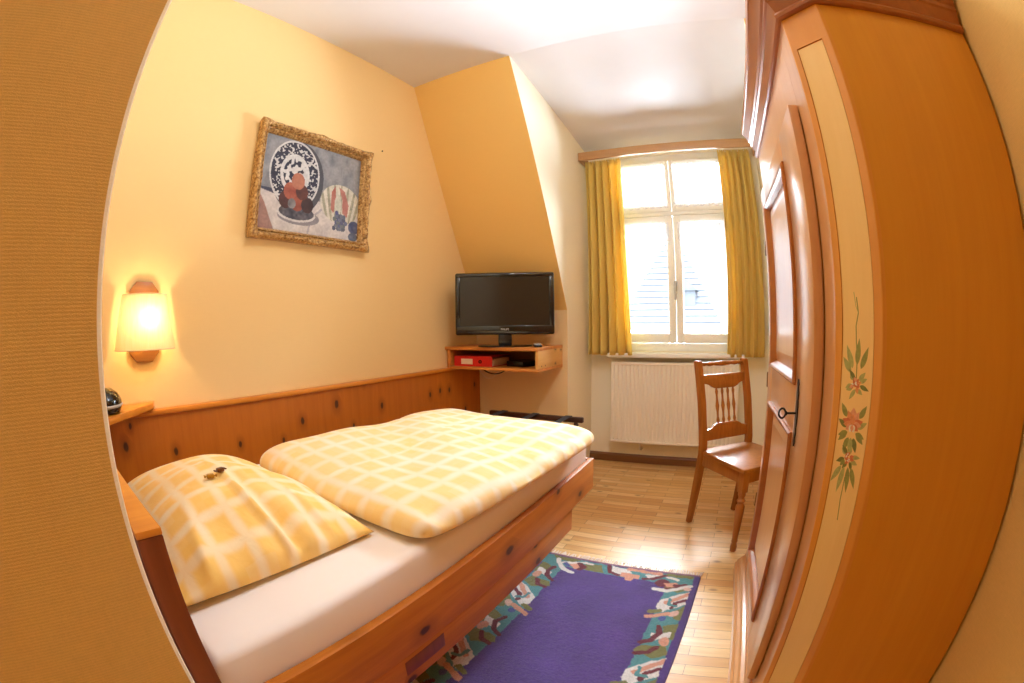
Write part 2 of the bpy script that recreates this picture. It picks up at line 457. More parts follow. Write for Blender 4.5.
# roof slopes left and right of the dormer, knee walls under them
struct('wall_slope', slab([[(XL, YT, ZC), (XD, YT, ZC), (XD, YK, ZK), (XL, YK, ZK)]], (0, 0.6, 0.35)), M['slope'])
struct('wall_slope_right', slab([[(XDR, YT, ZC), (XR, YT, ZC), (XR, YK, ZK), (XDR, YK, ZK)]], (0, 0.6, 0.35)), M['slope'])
struct('wall_knee', box(XL, XD, YK, YK + 0.05, 0, ZK), M['knee'])
struct('wall_knee_right', box(XDR, XR, YK, YK + 0.05, 0, ZK), M['knee'])
cheek = [(YK + 0.004, 0), (YB + 0.02, 0), (YB + 0.02, ZDB + 0.02), (YB, ZDB + 0.02), (YT + 0.004, ZC + 0.02), (YT + 0.004, ZC), (YK + 0.004, ZK)]
struct('wall_dormer_left', prism(cheek, XD - 0.04, XD + 0.0012, 'x'), M['wall'])
struct('wall_dormer_right', prism(cheek, XDR - 0.0012, XDR + 0.04, 'x'), M['wall'])
# window wall around the opening
WX0, WX1, WZ0, WZ1 = -0.96, 0.10, 0.93, 2.54
bm = bmesh.new()
add_box(bm, XD - 0.1, WX0, YB, YB + 0.22, 0, 2.8)
add_box(bm, WX1, XDR + 0.1, YB, YB + 0.22, 0, 2.8)
add_box(bm, WX0, WX1, YB, YB + 0.22, 0, WZ0)
add_box(bm, WX0, WX1, YB, YB + 0.22, WZ1, 2.8)
struct('wall_back', bm, M['wall'])
struct('baseboard_back', prism([(YB, 0), (YB - 0.018, 0), (YB - 0.018, 0.055), (YB - 0.008, 0.07), (YB, 0.07)], XD, XDR, 'x'), M['base'])
struct('baseboard_right', prism([(XDR, 0), (XDR - 0.018, 0), (XDR - 0.018, 0.055), (XDR - 0.008, 0.07), (XDR, 0.07)], YK - 0.1, YB - 0.02, 'y'), M['base'])

# ------------------------------------------------------------------ window
wn = bpy.data.objects.new('window_1', None); COL.objects.link(wn); wn['kind'] = 'structure'
XM = -0.435
y0, y1 = YB + 0.0, YB + 0.075
bm = bmesh.new()
for a in ((WX0, WX0 + 0.055, WZ0, WZ1), (WX1 - 0.055, WX1, WZ0, WZ1)):
    add_box(bm, a[0], a[1], y0, y1, a[2], a[3], 0.006)
add_box(bm, WX0 + 0.055, WX1 - 0.055, y0, y1, WZ1 - 0.055, WZ1, 0.006)
add_box(bm, WX0 + 0.055, WX1 - 0.055, y0, y1, WZ0, WZ0 + 0.06, 0.006)
obj('window_frame', bm, M['white_paint'], wn, True)
ZTR = 2.025
obj('transom', box(WX0 + 0.055, WX1 - 0.055, y0 - 0.012, y1, ZTR - 0.016, ZTR + 0.016, 0.006), M['white_paint'], wn, True)
def sash(x0, x1, z0, z1, name, w=0.052):
    bm = bmesh.new(); a, b = y0 - 0.008, y0 + 0.045
    add_box(bm, x0, x0 + w, a, b, z0, z1, 0.008); add_box(bm, x1 - w, x1, a, b, z0, z1, 0.008)
    add_box(bm, x0 + w, x1 - w, a, b, z1 - w, z1, 0.008); add_box(bm, x0 + w, x1 - w, a, b, z0, z0 + w + 0.02, 0.008)
    s = obj(name, bm, M['white_paint'], wn, True)
    obj('window_pane', box(x0 + w - 0.005, x1 - w + 0.005, y0 + 0.022, y0 + 0.026, z0 + w + 0.015, z1 - w + 0.005), M['glass'], s)
    return s
sash(WX0 + 0.057, XM - 0.002, WZ0 + 0.062, ZTR - 0.018, 'casement_sash', 0.058)
rs = sash(XM + 0.002, WX1 - 0.057, WZ0 + 0.062, ZTR - 0.018, 'casement_sash', 0.058)
sash(WX0 + 0.057, XM - 0.002, ZTR + 0.018, WZ1 - 0.057, 'upper_sash', 0.034)
sash(XM + 0.002, WX1 - 0.057, ZTR + 0.018, WZ1 - 0.057, 'upper_sash', 0.034)
bm = box(XM - 0.012, XM + 0.012, y0 - 0.020, y0 - 0.009, 1.40, 1.48, 0.003)
add_box(bm, XM - 0.008, XM + 0.008, y0 - 0.045, y0 - 0.020, 1.432, 1.448, 0.003)
add_box(bm, XM - 0.009, XM + 0.009, y0 - 0.056, y0 - 0.042, 1.33, 1.452, 0.004)
obj('window_handle', bm, M['silver'], wn, True)
obj('window_sill', box(WX0 - 0.02, WX1 + 0.02, YB - 0.15, YB - 0.001, 0.885, 0.918, 0.008), M['white_paint'], wn, True)

# ------------------------------------------------------------------ net curtains, one per sash
def net(x0, x1, z0, z1, label, hem=0.0):
    bm = bmesh.new(); uvl = bm.loops.layers.uv.new('UVMap')
    nx, nz = 60, 16; g = []
    for j in range(nz + 1):
        v = j / nz; row = []
        for i in range(nx + 1):
            u = i / nx
            amp = 0.003 + 0.0025 * v
            y = YB - 0.018 + amp * math.sin(u * 46 + math.sin(v * 3 + u * 9)) + 0.001 * math.sin(u * 120)
            row.append((bm.verts.new((x0 + (x1 - x0) * u, y, z0 + (z1 - z0) * v + (0.006 * math.sin(u * 44) if j == 0 else 0))), u, v))
        g.append(row)
    for j in range(nz):
        for i in range(nx):
            q = [g[j][i], g[j][i + 1], g[j + 1][i + 1], g[j + 1][i]]
            f = bm.faces.new([a[0] for a in q])
            for l, a in zip(f.loops, q): l[uvl].uv = (a[1], hem + (1 - hem) * a[2])
    o = tag(obj('net_curtain', bm, M['sheer'], None, True), label, 'net curtain', 'white net curtains on the window sashes')
    return o
net(WX0 + 0.08, XM - 0.035, 1.02, ZTR - 0.074, 'tall white net curtain on the left lower window sash', 0.2)
net(XM + 0.035, WX1 - 0.08, 1.02, ZTR - 0.074, 'tall white net curtain on the right lower window sash', 0.2)
net(WX0 + 0.08, XM - 0.022, ZTR + 0.050, WZ1 - 0.088, 'short white net curtain on the left top window light')
net(XM + 0.022, WX1 - 0.08, ZTR + 0.050, WZ1 - 0.088, 'short white net curtain on the right top window light')

# ------------------------------------------------------------------ yellow curtains and pelmet
def curtain(ctl, z0, z1, nf, label, seed, side):
    """ctl(v) -> (x0, x1) at height fraction v"""
    rnd = random.Random(seed); ph = [rnd.uniform(-0.5, 0.5) for _ in range(nf + 2)]
    bm = bmesh.new(); nx, nz = nf * 14, 40; g = []
    for j in range(nz + 1):
        v = j / nz; a, b = ctl(v); row = []
        for i in range(nx + 1):
            u = i / nx; k = u * nf
            p = ph[int(k)] * (1 - (k % 1)) + ph[int(k) + 1] * (k % 1)
            amp = 0.046 - 0.012 * v + 0.004 * math.sin(5 * v + k)
            if v > 0.955: amp *= 0.55
            y = YB - 0.152 + amp * math.sin(2 * PI * k + p * (1 - v) * 1.6) + 0.006 * math.sin(k * 3.1 + v * 4)
            x = a + (b - a) * u + 0.010 * math.sin(2 * PI * k * 2 + 1.0 + p) * (1 - 0.5 * v)
            row.append(bm.verts.new((x, y, z0 + (z1 - z0) * v)))
        g.append(row)
    for j in range(nz):
        for i in range(nx):
            bm.faces.new((g[j][i], g[j][i + 1], g[j + 1][i + 1], g[j + 1][i]))
    c = thing('curtain', label, 'curtain', group='yellow window curtains')
    o = obj('drape', bm, M['curtain'], c, True, angle=180)
    md = o.modifiers.new('thick', 'SOLIDIFY'); md.thickness = 0.0025
    bm = bmesh.new(); a, b = ctl(1.0)
    for i in range(nf * 3):
        x = a + (b - a) * (i + 0.5) / (nf * 3)
        add_box(bm, x - 0.006, x + 0.006, YB - 0.158, YB - 0.142, z1 - 0.045, z1 + 0.012, 0.003)
    obj('heading_tape', bm, M['curtain'], c, True)
    return c
curtain(lambda v: (-1.128 + 0.02 * v, -0.768 - 0.040 * v - 0.012 * math.sin(PI * v)), 0.905, 2.478, 5, 'mustard yellow curtain hanging left of the window beside the television corner', 3, 0)
curtain(lambda v: (-0.028 + 0.022 * v, 0.262 - 0.012 * v), 0.90, 2.478, 5, 'mustard yellow curtain hanging right of the window behind the chair', 5, 1)
p = thing('pelmet', 'long light wooden pelmet board above the window and both curtains', 'pelmet')
obj('board', box(XD + 0.010, XDR - 0.004, YB - 0.225, YB - 0.203, 2.484, 2.556, 0.003), M['pelmet'], p, True)
for x in (XD + 0.010, XDR - 0.022):
    obj('end_board', box(x, x + 0.018, YB - 0.2025, YB - 0.002, 2.484, 2.556, 0.002), M['pelmet'], p)
obj('curtain_track', box(XD + 0.03, XDR - 0.03, YB - 0.160, YB - 0.140, 2.508, 2.539, 0.003), M['white_paint'], p)

# ------------------------------------------------------------------ radiator
RX0, RX1, RY0, RY1, RZ0, RZ1 = -0.940, 0.075, YB - 0.145, YB - 0.05, 0.205, 0.848
r = thing('radiator', 'cream ribbed panel radiator under the window', 'radiator', (0, 0, 0))
bm = bmesh.new(); pts = []
n = 30; w = (RX1 - RX0 - 0.05) / n
pts.append((RX0 + 0.004, RY0 + 0.004)); 
for i in range(n):
    x = RX0 + 0.025 + i * w
    pts += [(x, RY0 + 0.004), (x + w * 0.12, RY0 + 0.010), (x + w * 0.42, RY0 + 0.010), (x + w * 0.54, RY0 + 0.004)]
pts += [(RX1 - 0.004, RY0 + 0.004), (RX1 - 0.004, RY0 + 0.022), (RX0 + 0.004, RY0 + 0.022)]
add_prism(bm, pts, RZ0 + 0.012, RZ1 - 0.012, 'z')
obj('front_panel', bm, M['rad'], r)
for za, zb_ in ((RZ1 - 0.022, RZ1 - 0.004), (RZ0, RZ0 + 0.020)):
    obj('edge_rail', box(RX0 + 0.004, RX1 - 0.004, RY0, RY0 + 0.02, za, zb_, 0.004), M['rad'], r, True)
obj('back_panel', box(RX0 + 0.01, RX1 - 0.01, RY1 - 0.02, RY1, RZ0 + 0.02, RZ1 - 0.02, 0.004), M['rad'], r)
for x in (RX0, RX1 - 0.004):
    obj('side_cover', box(x, x + 0.004, RY0, RY1, RZ0 + 0.004, RZ1, 0.0015), M['rad'], r)
bm = bmesh.new()
for i in range(46):
    x = RX0 + 0.012 + i * (RX1 - RX0 - 0.03) / 45
    add_box(bm, x, x + 0.006, RY0 + 0.022, RY1 - 0.004, RZ1 - 0.006, RZ1)
add_box(bm, RX0 + 0.004, RX1 - 0.004, RY0 + 0.016, RY0 + 0.024, RZ1 - 0.008, RZ1)
add_box(bm, RX0 + 0.004, RX1 - 0.004, RY1 - 0.010, RY1, RZ1 - 0.008, RZ1)
obj('top_grille', bm, M['rad'], r)
bm = tube([(-0.70, YB - 0.09, 0.215), (-0.70, YB - 0.09, 0.15), (-0.70, YB - 0.05, 0.13), (-0.70, YB - 0.001, 0.13)], 0.009)
obj('pipe', bm, M['rad'], r, True)
for x in (RX0 + 0.15, RX1 - 0.15):
    obj('bracket', box(x, x + 0.03, RY1, YB - 0.0005, RZ0 + 0.1, RZ1 - 0.1), M['rad'], r)

# ------------------------------------------------------------------ wall panelling along the bed
w = thing('wall_panelling', 'low knotty pine wall panelling with a capped top rail behind the bed', 'wall panelling', (XL, 1.5, 0))
def shift(o, root):
    o.data.transform(Matrix.Translation(-Vector(root.location))); return o
shift(obj('panel_board', box(XL + 0.0005, XL + 0.022, YP + 0.002, YK - 0.002, 0.0, 0.826), M['panel'], w), w)
shift(obj('cap_rail', box(XL + 0.0005, XL + 0.040, YP + 0.002, YK - 0.002, 0.827, 0.850, 0.006), M['cap'], w, True), w)

# ------------------------------------------------------------------ bed
BX0, BX1, BY0, BY1 = -1.585, -0.591, 0.087, 1.890
b = thing('bed', 'single pine bed frame with knotty side boards and a tall headboard', 'bed', ((BX0 + BX1) / 2, 1.0, 0))
def bpart(name, bm, mat, smooth=True):
    return shift(obj(name, bm, mat, b, smooth), b)
hb = bmesh.new()
add_box(hb, BX0, BX1, BY0, BY0 + 0.044, 0.30, 0.892, 0.003)
bpart('headboard', hb, M['pine_dark'])
bpart('headboard_cap', box(BX0, BX1, BY0, BY0 + 0.044, 0.8925, 0.904, 0.002), M['cap'])
for x0 in (BX0, BX1 - 0.026):
    o_ = bpart('side_rail', box(x0, x0 + 0.026, BY0 + 0.045, BY1, 0.398, 0.546, 0.004), M['pine_side'])
bpart('foot_board', box(BX0 + 0.027, BX1 - 0.027, BY1 - 0.026, BY1, 0.398, 0.546, 0.003), M['pine_side'])
bpart('slatted_base', box(BX0 + 0.027, BX1 - 0.027, BY0 + 0.046, BY1 - 0.027, 0.402, 0.425), M['cap'])
# under-bed box with its long front board and a hand slot
ub = bmesh.new()
add_box(ub, BX1 - 0.032, BX1 - 0.010, BY0 + 0.05, 1.645, 0.292, 0.3975, 0.002)
dr = bpart('under_board', ub, M['pine_side'])
sl = box(BX1 - 0.0105, BX1 - 0.0085, 0.575, 0.735, 0.325, 0.372, 0.0008)
sl = shift(obj('hand_slot', sl, M['pine_dark'], dr, True), b); sl['label'] = 'dark slot'
for x in (BX0 + 0.12, BX1 - 0.37):
    for y in (0.25, 1.45):
        bpart('leg', box(x, x + 0.07, y, y + 0.07, 0.0, 0.401, 0.004), M['pine_dark'])

def soft_box(x0, x1, y0, y1, z0, z1, r, nx=28, ny=44, sag=0.0, seed=1):
    """mattress: rounded block with gentle unevenness on top"""
    bm = box(x0, x1, y0, y1, z0, z1, r, 4)
    return bm
m = thing('mattress', 'white sheeted mattress lying in the pine bed frame', 'mattress', ((BX0 + BX1) / 2, 1.0, 0.426))
bm = bmesh.new(); nx, ny = 40, 70
x0, x1, ya, yb, z0, z1 = BX0 + 0.030, BX1 - 0.030, BY0 + 0.050, BY1 - 0.030, 0.4262, 0.640
def mz(x, y):
    ex = min(x - x0, x1 - x); ey = min(y - ya, yb - y); rr = 0.022
    d = 0.0
    for e in (ex, ey):
        if e < rr: d += rr - math.sqrt(max(0, rr * rr - (rr - e) ** 2))
    return z1 - d * 0.9 + 0.004 * math.sin(x * 9 + y * 3) * min(1, ex / 0.1) - 0.003 * math.sin(y * 7)
def spaced(a, c, n):
    return [a + (c - a) * (0.5 - 0.5 * math.cos(PI * i / n)) for i in range(n + 1)]
xs, ys = spaced(x0, x1, nx), spaced(ya, yb, ny)
top = [[bm.verts.new((x, y, mz(x, y))) for y in ys] for x in xs]
for i in range(nx):
    for j in range(ny):
        bm.faces.new((top[i][j], top[i + 1][j], top[i + 1][j + 1], top[i][j + 1]))
ring = [top[i][0] for i in range(nx + 1)] + [top[nx][j] for j in range(1, ny + 1)] + [top[i][ny] for i in range(nx - 1, -1, -1)] + [top[0][j] for j in range(ny - 1, 0, -1)]
prev = ring
for k, z in enumerate((0.59, 0.54, 0.49, z0)):
    cur = []
    for q, vv in enumerate(ring):
        wob = 0.003 * math.sin(q * 0.9 + k * 2.0) if 0 < k < 3 else 0
        cur.append(bm.verts.new((vv.co.x, vv.co.y, z + wob)))
    for q in range(len(ring)):
        bm.faces.new((prev[q], cur[q], cur[(q + 1) % len(ring)], prev[(q + 1) % len(ring)]))
    prev = cur
bm.faces.new(prev)
o_ = shift(obj('fitted_sheet', bm, M['sheet'], m, True, angle=70), m)

# ------------------------------------------------------------------ pillow and duvet (checked covers)
def cushion(corners, zbase, height, edge, nu, nv, power, uvsize, wr=None, seam=0.0):
    """closed soft shape over a quad (NL, NR, FR, FL); height(u,v) profile above zbase; returns bm and a z function"""
    NL, NR, FR, FL = [Vector(c) for c in corners]
    bm = bmesh.new(); uvl = bm.loops.layers.uv.new('UVMap')
    def pos(u, v):
        return NL * (1 - u) * (1 - v) + NR * u * (1 - v) + FR * u * v + FL * (1 - u) * v
    def prof(u, v):
        a = 1 - abs(2 * u - 1) ** power; c = 1 - abs(2 * v - 1) ** power
        return max(0.0, a * c) ** 0.5
    def topz(u, v):
        return zbase + edge + height(u, v) * prof(u, v) + (wr(u, v) * min(1, 3 * prof(u, v)) if wr else 0)
    us = [0.5 - 0.5 * math.cos(PI * i / nu) if power > 3 else i / nu for i in range(nu + 1)]
    vs = [0.5 - 0.5 * math.cos(PI * j / nv) if power > 3 else j / nv for j in range(nv + 1)]
    T = [[None] * (nv + 1) for _ in us]; B = [[None] * (nv + 1) for _ in us]
    for i, u in enumerate(us):
        for j, v in enumerate(vs):
            p = pos(u, v)
            if power > 3:
                c = pos(0.5, 0.5); p = c + (p - c) * (1 - 0.055 * abs(2 * u - 1) ** 12 * abs(2 * v - 1) ** 14)
            if seam:
                pin = seam * (math.sin(PI * u) if j in (0, nv) else 0), seam * (math.sin(PI * v) if i in (0, nu) else 0)
                c = pos(0.5, 0.5); s = 1 - pin[0] - pin[1]
                p = c + (p - c) * s
            bd = i in (0, nu) or j in (0, nv)
            T[i][j] = bm.verts.new((p.x, p.y, topz(u, v)))
            if bd: B[i][j] = T[i][j]
            else: B[i][j] = bm.verts.new((p.x, p.y, zbase + edge * (1 - prof(u, v) ** 0.6)))
    def face(a, uv):
        try: f = bm.faces.new(a)
        except ValueError: return
        for l, q in zip(f.loops, uv): l[uvl].uv = (q[0] * uvsize[0], q[1] * uvsize[1])
    for i in range(nu):
        for j in range(nv):
            q = [(us[i], vs[j]), (us[i + 1], vs[j]), (us[i + 1], vs[j + 1]), (us[i], vs[j + 1])]
            face((T[i][j], T[i + 1][j], T[i + 1][j + 1], T[i][j + 1]), q)
            face((B[i][j], B[i][j + 1], B[i + 1][j + 1], B[i + 1][j]), [q[0], q[3], q[2], q[1]])
    return bm, topz, pos

def pil_h(u, v): return 0.125 + 0.02 * math.sin(PI * v)
def pil_w(u, v):
    s = 0
    k = max(0.0, (u - 0.25)) * 1.3; c0 = 0.50 + 0.10 * (u - 0.6) + 0.012 * math.sin(u * 14)
    s += 0.020 * k * math.exp(-((v - c0) / 0.020) ** 2) - 0.018 * k * math.exp(-((v - c0 - 0.055) / 0.035) ** 2)
    c1 = 0.80 - 0.22 * (1 - u); k1 = max(0.0, u - 0.6) * 2.0
    s += 0.010 * k1 * math.exp(-((v - c1) / 0.022) ** 2) - 0.010 * k1 * math.exp(-((v - c1 + 0.05) / 0.03) ** 2)
    c2 = 0.16 + 0.25 * (1 - u); s += 0.012 * k1 * math.exp(-((v - c2) / 0.03) ** 2)
    s += 0.007 * math.sin(9 * u + 5 * v) * math.sin(4 * v + 1) + 0.004 * math.sin(23 * u - 7 * v)
    s += 0.010 * math.sin(26 * v + 3 * u) * max(0, u - 0.72) * 2.4
    return s
PILC = [(-1.49, 0.185, 0), (-0.765, 0.160, 0), (-0.752, 0.692, 0), (-1.48, 0.738, 0)]
bm, ptop, ppos = cushion(PILC, 0.6485, pil_h, 0.012, 80, 80, 2.0, (0.80, 0.62), pil_w, 0.02)
tag(obj('pillow', bm, M['check'], None, True, angle=180), 'plump yellow check pillow at the head of the bed with sweets on top', 'pillow')

def duv_h(u, v): return 0.055 + 0.012 * math.sin(PI * u) + 0.02 * math.exp(-((u - 0.05) / .2) ** 2)
def duv_w(u, v):
    s = 0.008 * math.sin(7 * u + 3 * v) * math.sin(8 * v) + 0.004 * math.sin(19 * v + 9 * u)
    s += 0.006 * max(0.0, u - 0.8) * 5 * math.sin(31 * v + 4 * math.sin(9 * v))
    s -= 0.007 * math.exp(-((u - 0.45 - 0.05 * math.sin(v * 6)) / 0.02) ** 2)
    s -= 0.005 * math.exp(-((v - 0.62 - 0.04 * math.sin(u * 5)) / 0.018) ** 2)
    return s
DUVC = [(-1.480, 0.762, 0), (-0.600, 0.702, 0), (-0.535, 1.790, 0), (-1.42, 1.93, 0)]
DZ = 0.6495
bm, dtop, dpos = cushion(DUVC, DZ, duv_h, 0.025, 64, 90, 8.0, (0.86, 1.22), duv_w)
d_ = thing('duvet', 'yellow check duvet folded flat over the lower part of the bed', 'duvet', (-1.0, 1.3, DZ))
shift(obj('cover', bm, M['check_pale'], d_, True, angle=180), d_)
# wrapped sweets on the pillow
def sweet(u, v, rz, mat, label):
    q = ppos(u, v); z = ptop(u, v)
    root = thing('wrapped_sweet', label, 'sweet', (q.x, q.y, z + 0.004), rz, 'wrapped sweets on the pillow')
    root.scale = (0.52, 0.62, 0.66)
    obj('body', box(-0.020, 0.020, -0.012, 0.012, 0.0, 0.016, 0.005, 3), mat, root, True)
    for s in (-1, 1):
        bm = bmesh.new(); c = []
        a = [bm.verts.new((s * 0.019, y, 0.008)) for y in (-0.003, 0.003)]
        k = 7; bb = [bm.verts.new((s * 0.034, -0.012 + 0.024 * i / (k - 1), 0.008 + 0.003 * (-1) ** i)) for i in range(k)]
        for i in range(k - 1): bm.faces.new((a[0] if i < 3 else a[1], bb[i], bb[i + 1]))
        bm.faces.new((a[0], bb[3], a[1]))
        o = obj('twist', bm, mat, root)
        o.modifiers.new('t', 'SOLIDIFY').thickness = 0.0012
    return root
sweet(0.615, 0.430, 1.3, M['foil'], 'gold wrapped sweet on the pillow, nearer the headboard')
sweet(0.60, 0.495, 1.75, M['foil2'], 'brown wrapped sweet on the pillow, nearer the duvet')

# ------------------------------------------------------------------ wall lamp
LY, LZ = 0.472, 1.20
l = thing('wall_lamp', 'lit wall lamp with a pleated cream shade on an eight-sided wooden plate', 'lamp', (XL, LY, LZ))
oc = [(-0.038, -0.160), (0.038, -0.160), (0.072, -0.122), (0.072, 0.122), (0.038, 0.160), (-0.038, 0.160), (-0.072, 0.122), (-0.072, -0.122)]
obj('back_plate', prism(oc, 0.0006, 0.020, 'x', 0.004), M['lampwood'], l, True)
bm = bmesh.new(); N = 88; ang0, ang1 = -PI / 2, PI / 2
rings = []
for k in range(5):
    v = k / 4; row = []
    for i in range(N + 1):
        a = ang0 + (ang1 - ang0) * i / N
        pl = 1 + 0.016 * (1 if i % 2 else -1)
        ry, rx = (0.143 + (0.108 - 0.143) * v) * pl, (0.125 + (0.10 - 0.125) * v) * pl
        row.append(bm.verts.new((0.022 + rx * math.cos(a), ry * math.sin(a), -0.108 + 0.213 * v)))
    rings.append(row)
for a, c in zip(rings, rings[1:]):
    for i in range(N): bm.faces.new((a[i], a[i + 1], c[i + 1], c[i]))
obj('lamp_shade', bm, M['shade'], l, True, angle=180)
for ry, rx, z in ((0.143, 0.125, -0.108), (0.108, 0.10, 0.105)):
    bm = bmesh.new(); add_tube(bm, [(0.022 + rx * math.cos(a), ry * math.sin(a), z) for a in [ang0 + PI * i / 24 for i in range(25)]], 0.0022, 6)
    obj('shade_rim', bm, M['label'], l, True)
obj('lamp_arm', tube([(0.02, 0, -0.06), (0.06, 0, -0.06), (0.06, 0, -0.03)], 0.006), M['brass'], l, True)
obj('bulb', lathe([(0.008, -0.03), (0.014, -0.02), (0.022, 0.01), (0.022, 0.03), (0.012, 0.05), (0.002, 0.054)], (0.06, 0, 0)), M['bulb'], l, True)
ld = bpy.data.lights.new('wall_lamp_light', 'POINT'); ld.energy = 4.5; ld.color = (1.0, 0.77, 0.44); ld.shadow_soft_size = 0.03
lo = bpy.data.objects.new('wall_lamp_light', ld); COL.objects.link(lo); lo.parent = l; lo.location = (0.085, 0, 0.01)

# ------------------------------------------------------------------ corner shelf with bedside device
s = thing('corner_shelf', 'small pine corner shelf above the panelling beside the wall lamp', 'shelf', (XL, YP, 0.855))
poly = [(0.0006, 0.002), (0.315, 0.002), (0.315, 0.13), (0.052, 0.425), (0.0006, 0.445)]
obj('shelf_board', prism(poly, 0.0, 0.026, 'z', 0.003), M['cap'], s, True)
obj('bracket', prism([(0.0006, -0.003), (0.03, -0.003), (0.0006, -0.004)], 0.1, 0.12, 'y'), M['cap'], s) if False else None
c = thing('bedside_clock', 'small glossy black rounded device on the corner shelf, partly hidden by the near wall', 'clock', (-1.745, 0.235, 0.882), -0.7)
prof = [(0.055, 0.0), (0.072, 0.006), (0.082, 0.026), (0.080, 0.046), (0.066, 0.070), (0.040, 0.086), (0.001, 0.091)]
obj('body', lathe(prof, seg=32), M['blackgloss'], c, True)
obj('trim_ring', lathe([(0.0815, 0.024), (0.0845, 0.029), (0.0825, 0.034), (0.0805, 0.029)], seg=32, caps=False), M['silver'], c, True)
obj('dial', lathe([(0.030, 0.0), (0.030, 0.004), (0.026, 0.006), (0.001, 0.006)], M=Matrix.Translation((0.036, -0.036, 0.064)) @ Matrix.Rotation(0.6, 4, Vector((1, 1, 0)).normalized()), seg=24), M['silver'], c, True)
# ------------------------------------------------------------------ colour maps laid down as vertex colours (pattern only)
def inpoly(P, X, Y):
    r = np.zeros(X.shape, bool); n = len(P)
    for i in range(n):
        xa, ya = P[i]; xb, yb = P[(i + 1) % n]
        if ya == yb: continue
        cnd = ((ya > Y) != (yb > Y)) & (X < (xb - xa) * (Y - ya) / (yb - ya) + xa)
        r ^= cnd
    return r
def nearline(P, wd, X, Y):
    r = np.zeros(X.shape, bool)
    for (xa, ya), (xb, yb) in zip(P, P[1:]):
        dx, dy = xb - xa, yb - ya
        tt = np.clip(((X - xa) * dx + (Y - ya) * dy) / (dx * dx + dy * dy + 1e-12), 0, 1)
        r |= np.hypot(X - xa - tt * dx, Y - ya - tt * dy) < wd
    return r
def ell(cx, cy, a, b, X, Y, rot=0.0):
    c, s_ = math.cos(rot), math.sin(rot)
    u = (X - cx) * c + (Y - cy) * s_; v = -(X - cx) * s_ + (Y - cy) * c
    return (u / a) ** 2 + (v / b) ** 2 < 1

def grid_mesh(name, X, Y, Z, colr, mat, parent, close=0.0):
    """X,Y,Z,colr arrays (ny,nx[,4]); makes one mesh with a 'Col' point attribute"""
    ny, nx = X.shape
    co = np.stack([X, Y, Z], -1).reshape(-1, 3)
    idx = np.arange(nx * ny).reshape(ny, nx)
    q = np.stack([idx[:-1, :-1], idx[:-1, 1:], idx[1:, 1:], idx[1:, :-1]], -1).reshape(-1, 4)
    me = bpy.data.meshes.new(name)
    me.from_pydata(co.tolist(), [], q.tolist())
    at = me.color_attributes.new('Col', 'FLOAT_COLOR', 'POINT')
    at.data.foreach_set('color', colr.reshape(-1, 4).astype(np.float32).ravel())
    me.materials.append(mat)
    me.polygons.foreach_set('use_smooth', [True] * len(me.polygons))
    me.update()
    o = bpy.data.objects.new(name, me); COL.objects.link(o)
    if parent is not None: o.parent = parent
    return o

# ------------------------------------------------------------------ rug
RW, RL = 0.790, 1.40
PURPLE, TEAL, OLIVE, MAROON, WHITE, PEACH, PINK, BLUE = [np.array(rgb(*c)) for c in
    ((84, 54, 128), (84, 146, 146), (128, 124, 62), (112, 20, 38), (236, 226, 216), (226, 158, 128), (232, 186, 166), (82, 92, 158))]
nx, ny = 200, 352
U, V = np.meshgrid(np.linspace(0, RW, nx), np.linspace(0, RL, ny))     # V = 0 at the far end
rngn = np.random.default_rng(4)
def blur_noise(shape, k):
    a = rngn.random((shape[0] // k + 3, shape[1] // k + 3))
    yi = np.linspace(0, a.shape[0] - 1.001, shape[0]); xi = np.linspace(0, a.shape[1] - 1.001, shape[1])
    y0 = yi.astype(int); x0 = xi.astype(int); fy = (yi - y0)[:, None]; fx = (xi - x0)[None, :]
    return a[y0][:, x0] * (1 - fy) * (1 - fx) + a[y0 + 1][:, x0] * fy * (1 - fx) + a[y0][:, x0 + 1] * (1 - fy) * fx + a[y0 + 1][:, x0 + 1] * fy * fx
Uj = U + (blur_noise(U.shape, 5) - 0.5) * 0.008; Vj = V + (blur_noise(U.shape, 5) - 0.5) * 0.008
colr = np.tile(PURPLE, (ny, nx, 1))
colr[..., :3] *= (0.80 + 0.4 * blur_noise(U.shape, 24))[..., None] * (0.9 + 0.2 * blur_noise(U.shape, 2))[..., None]
E0, BW = 0.030, 0.118                                                    # plain purple edge, patterned border
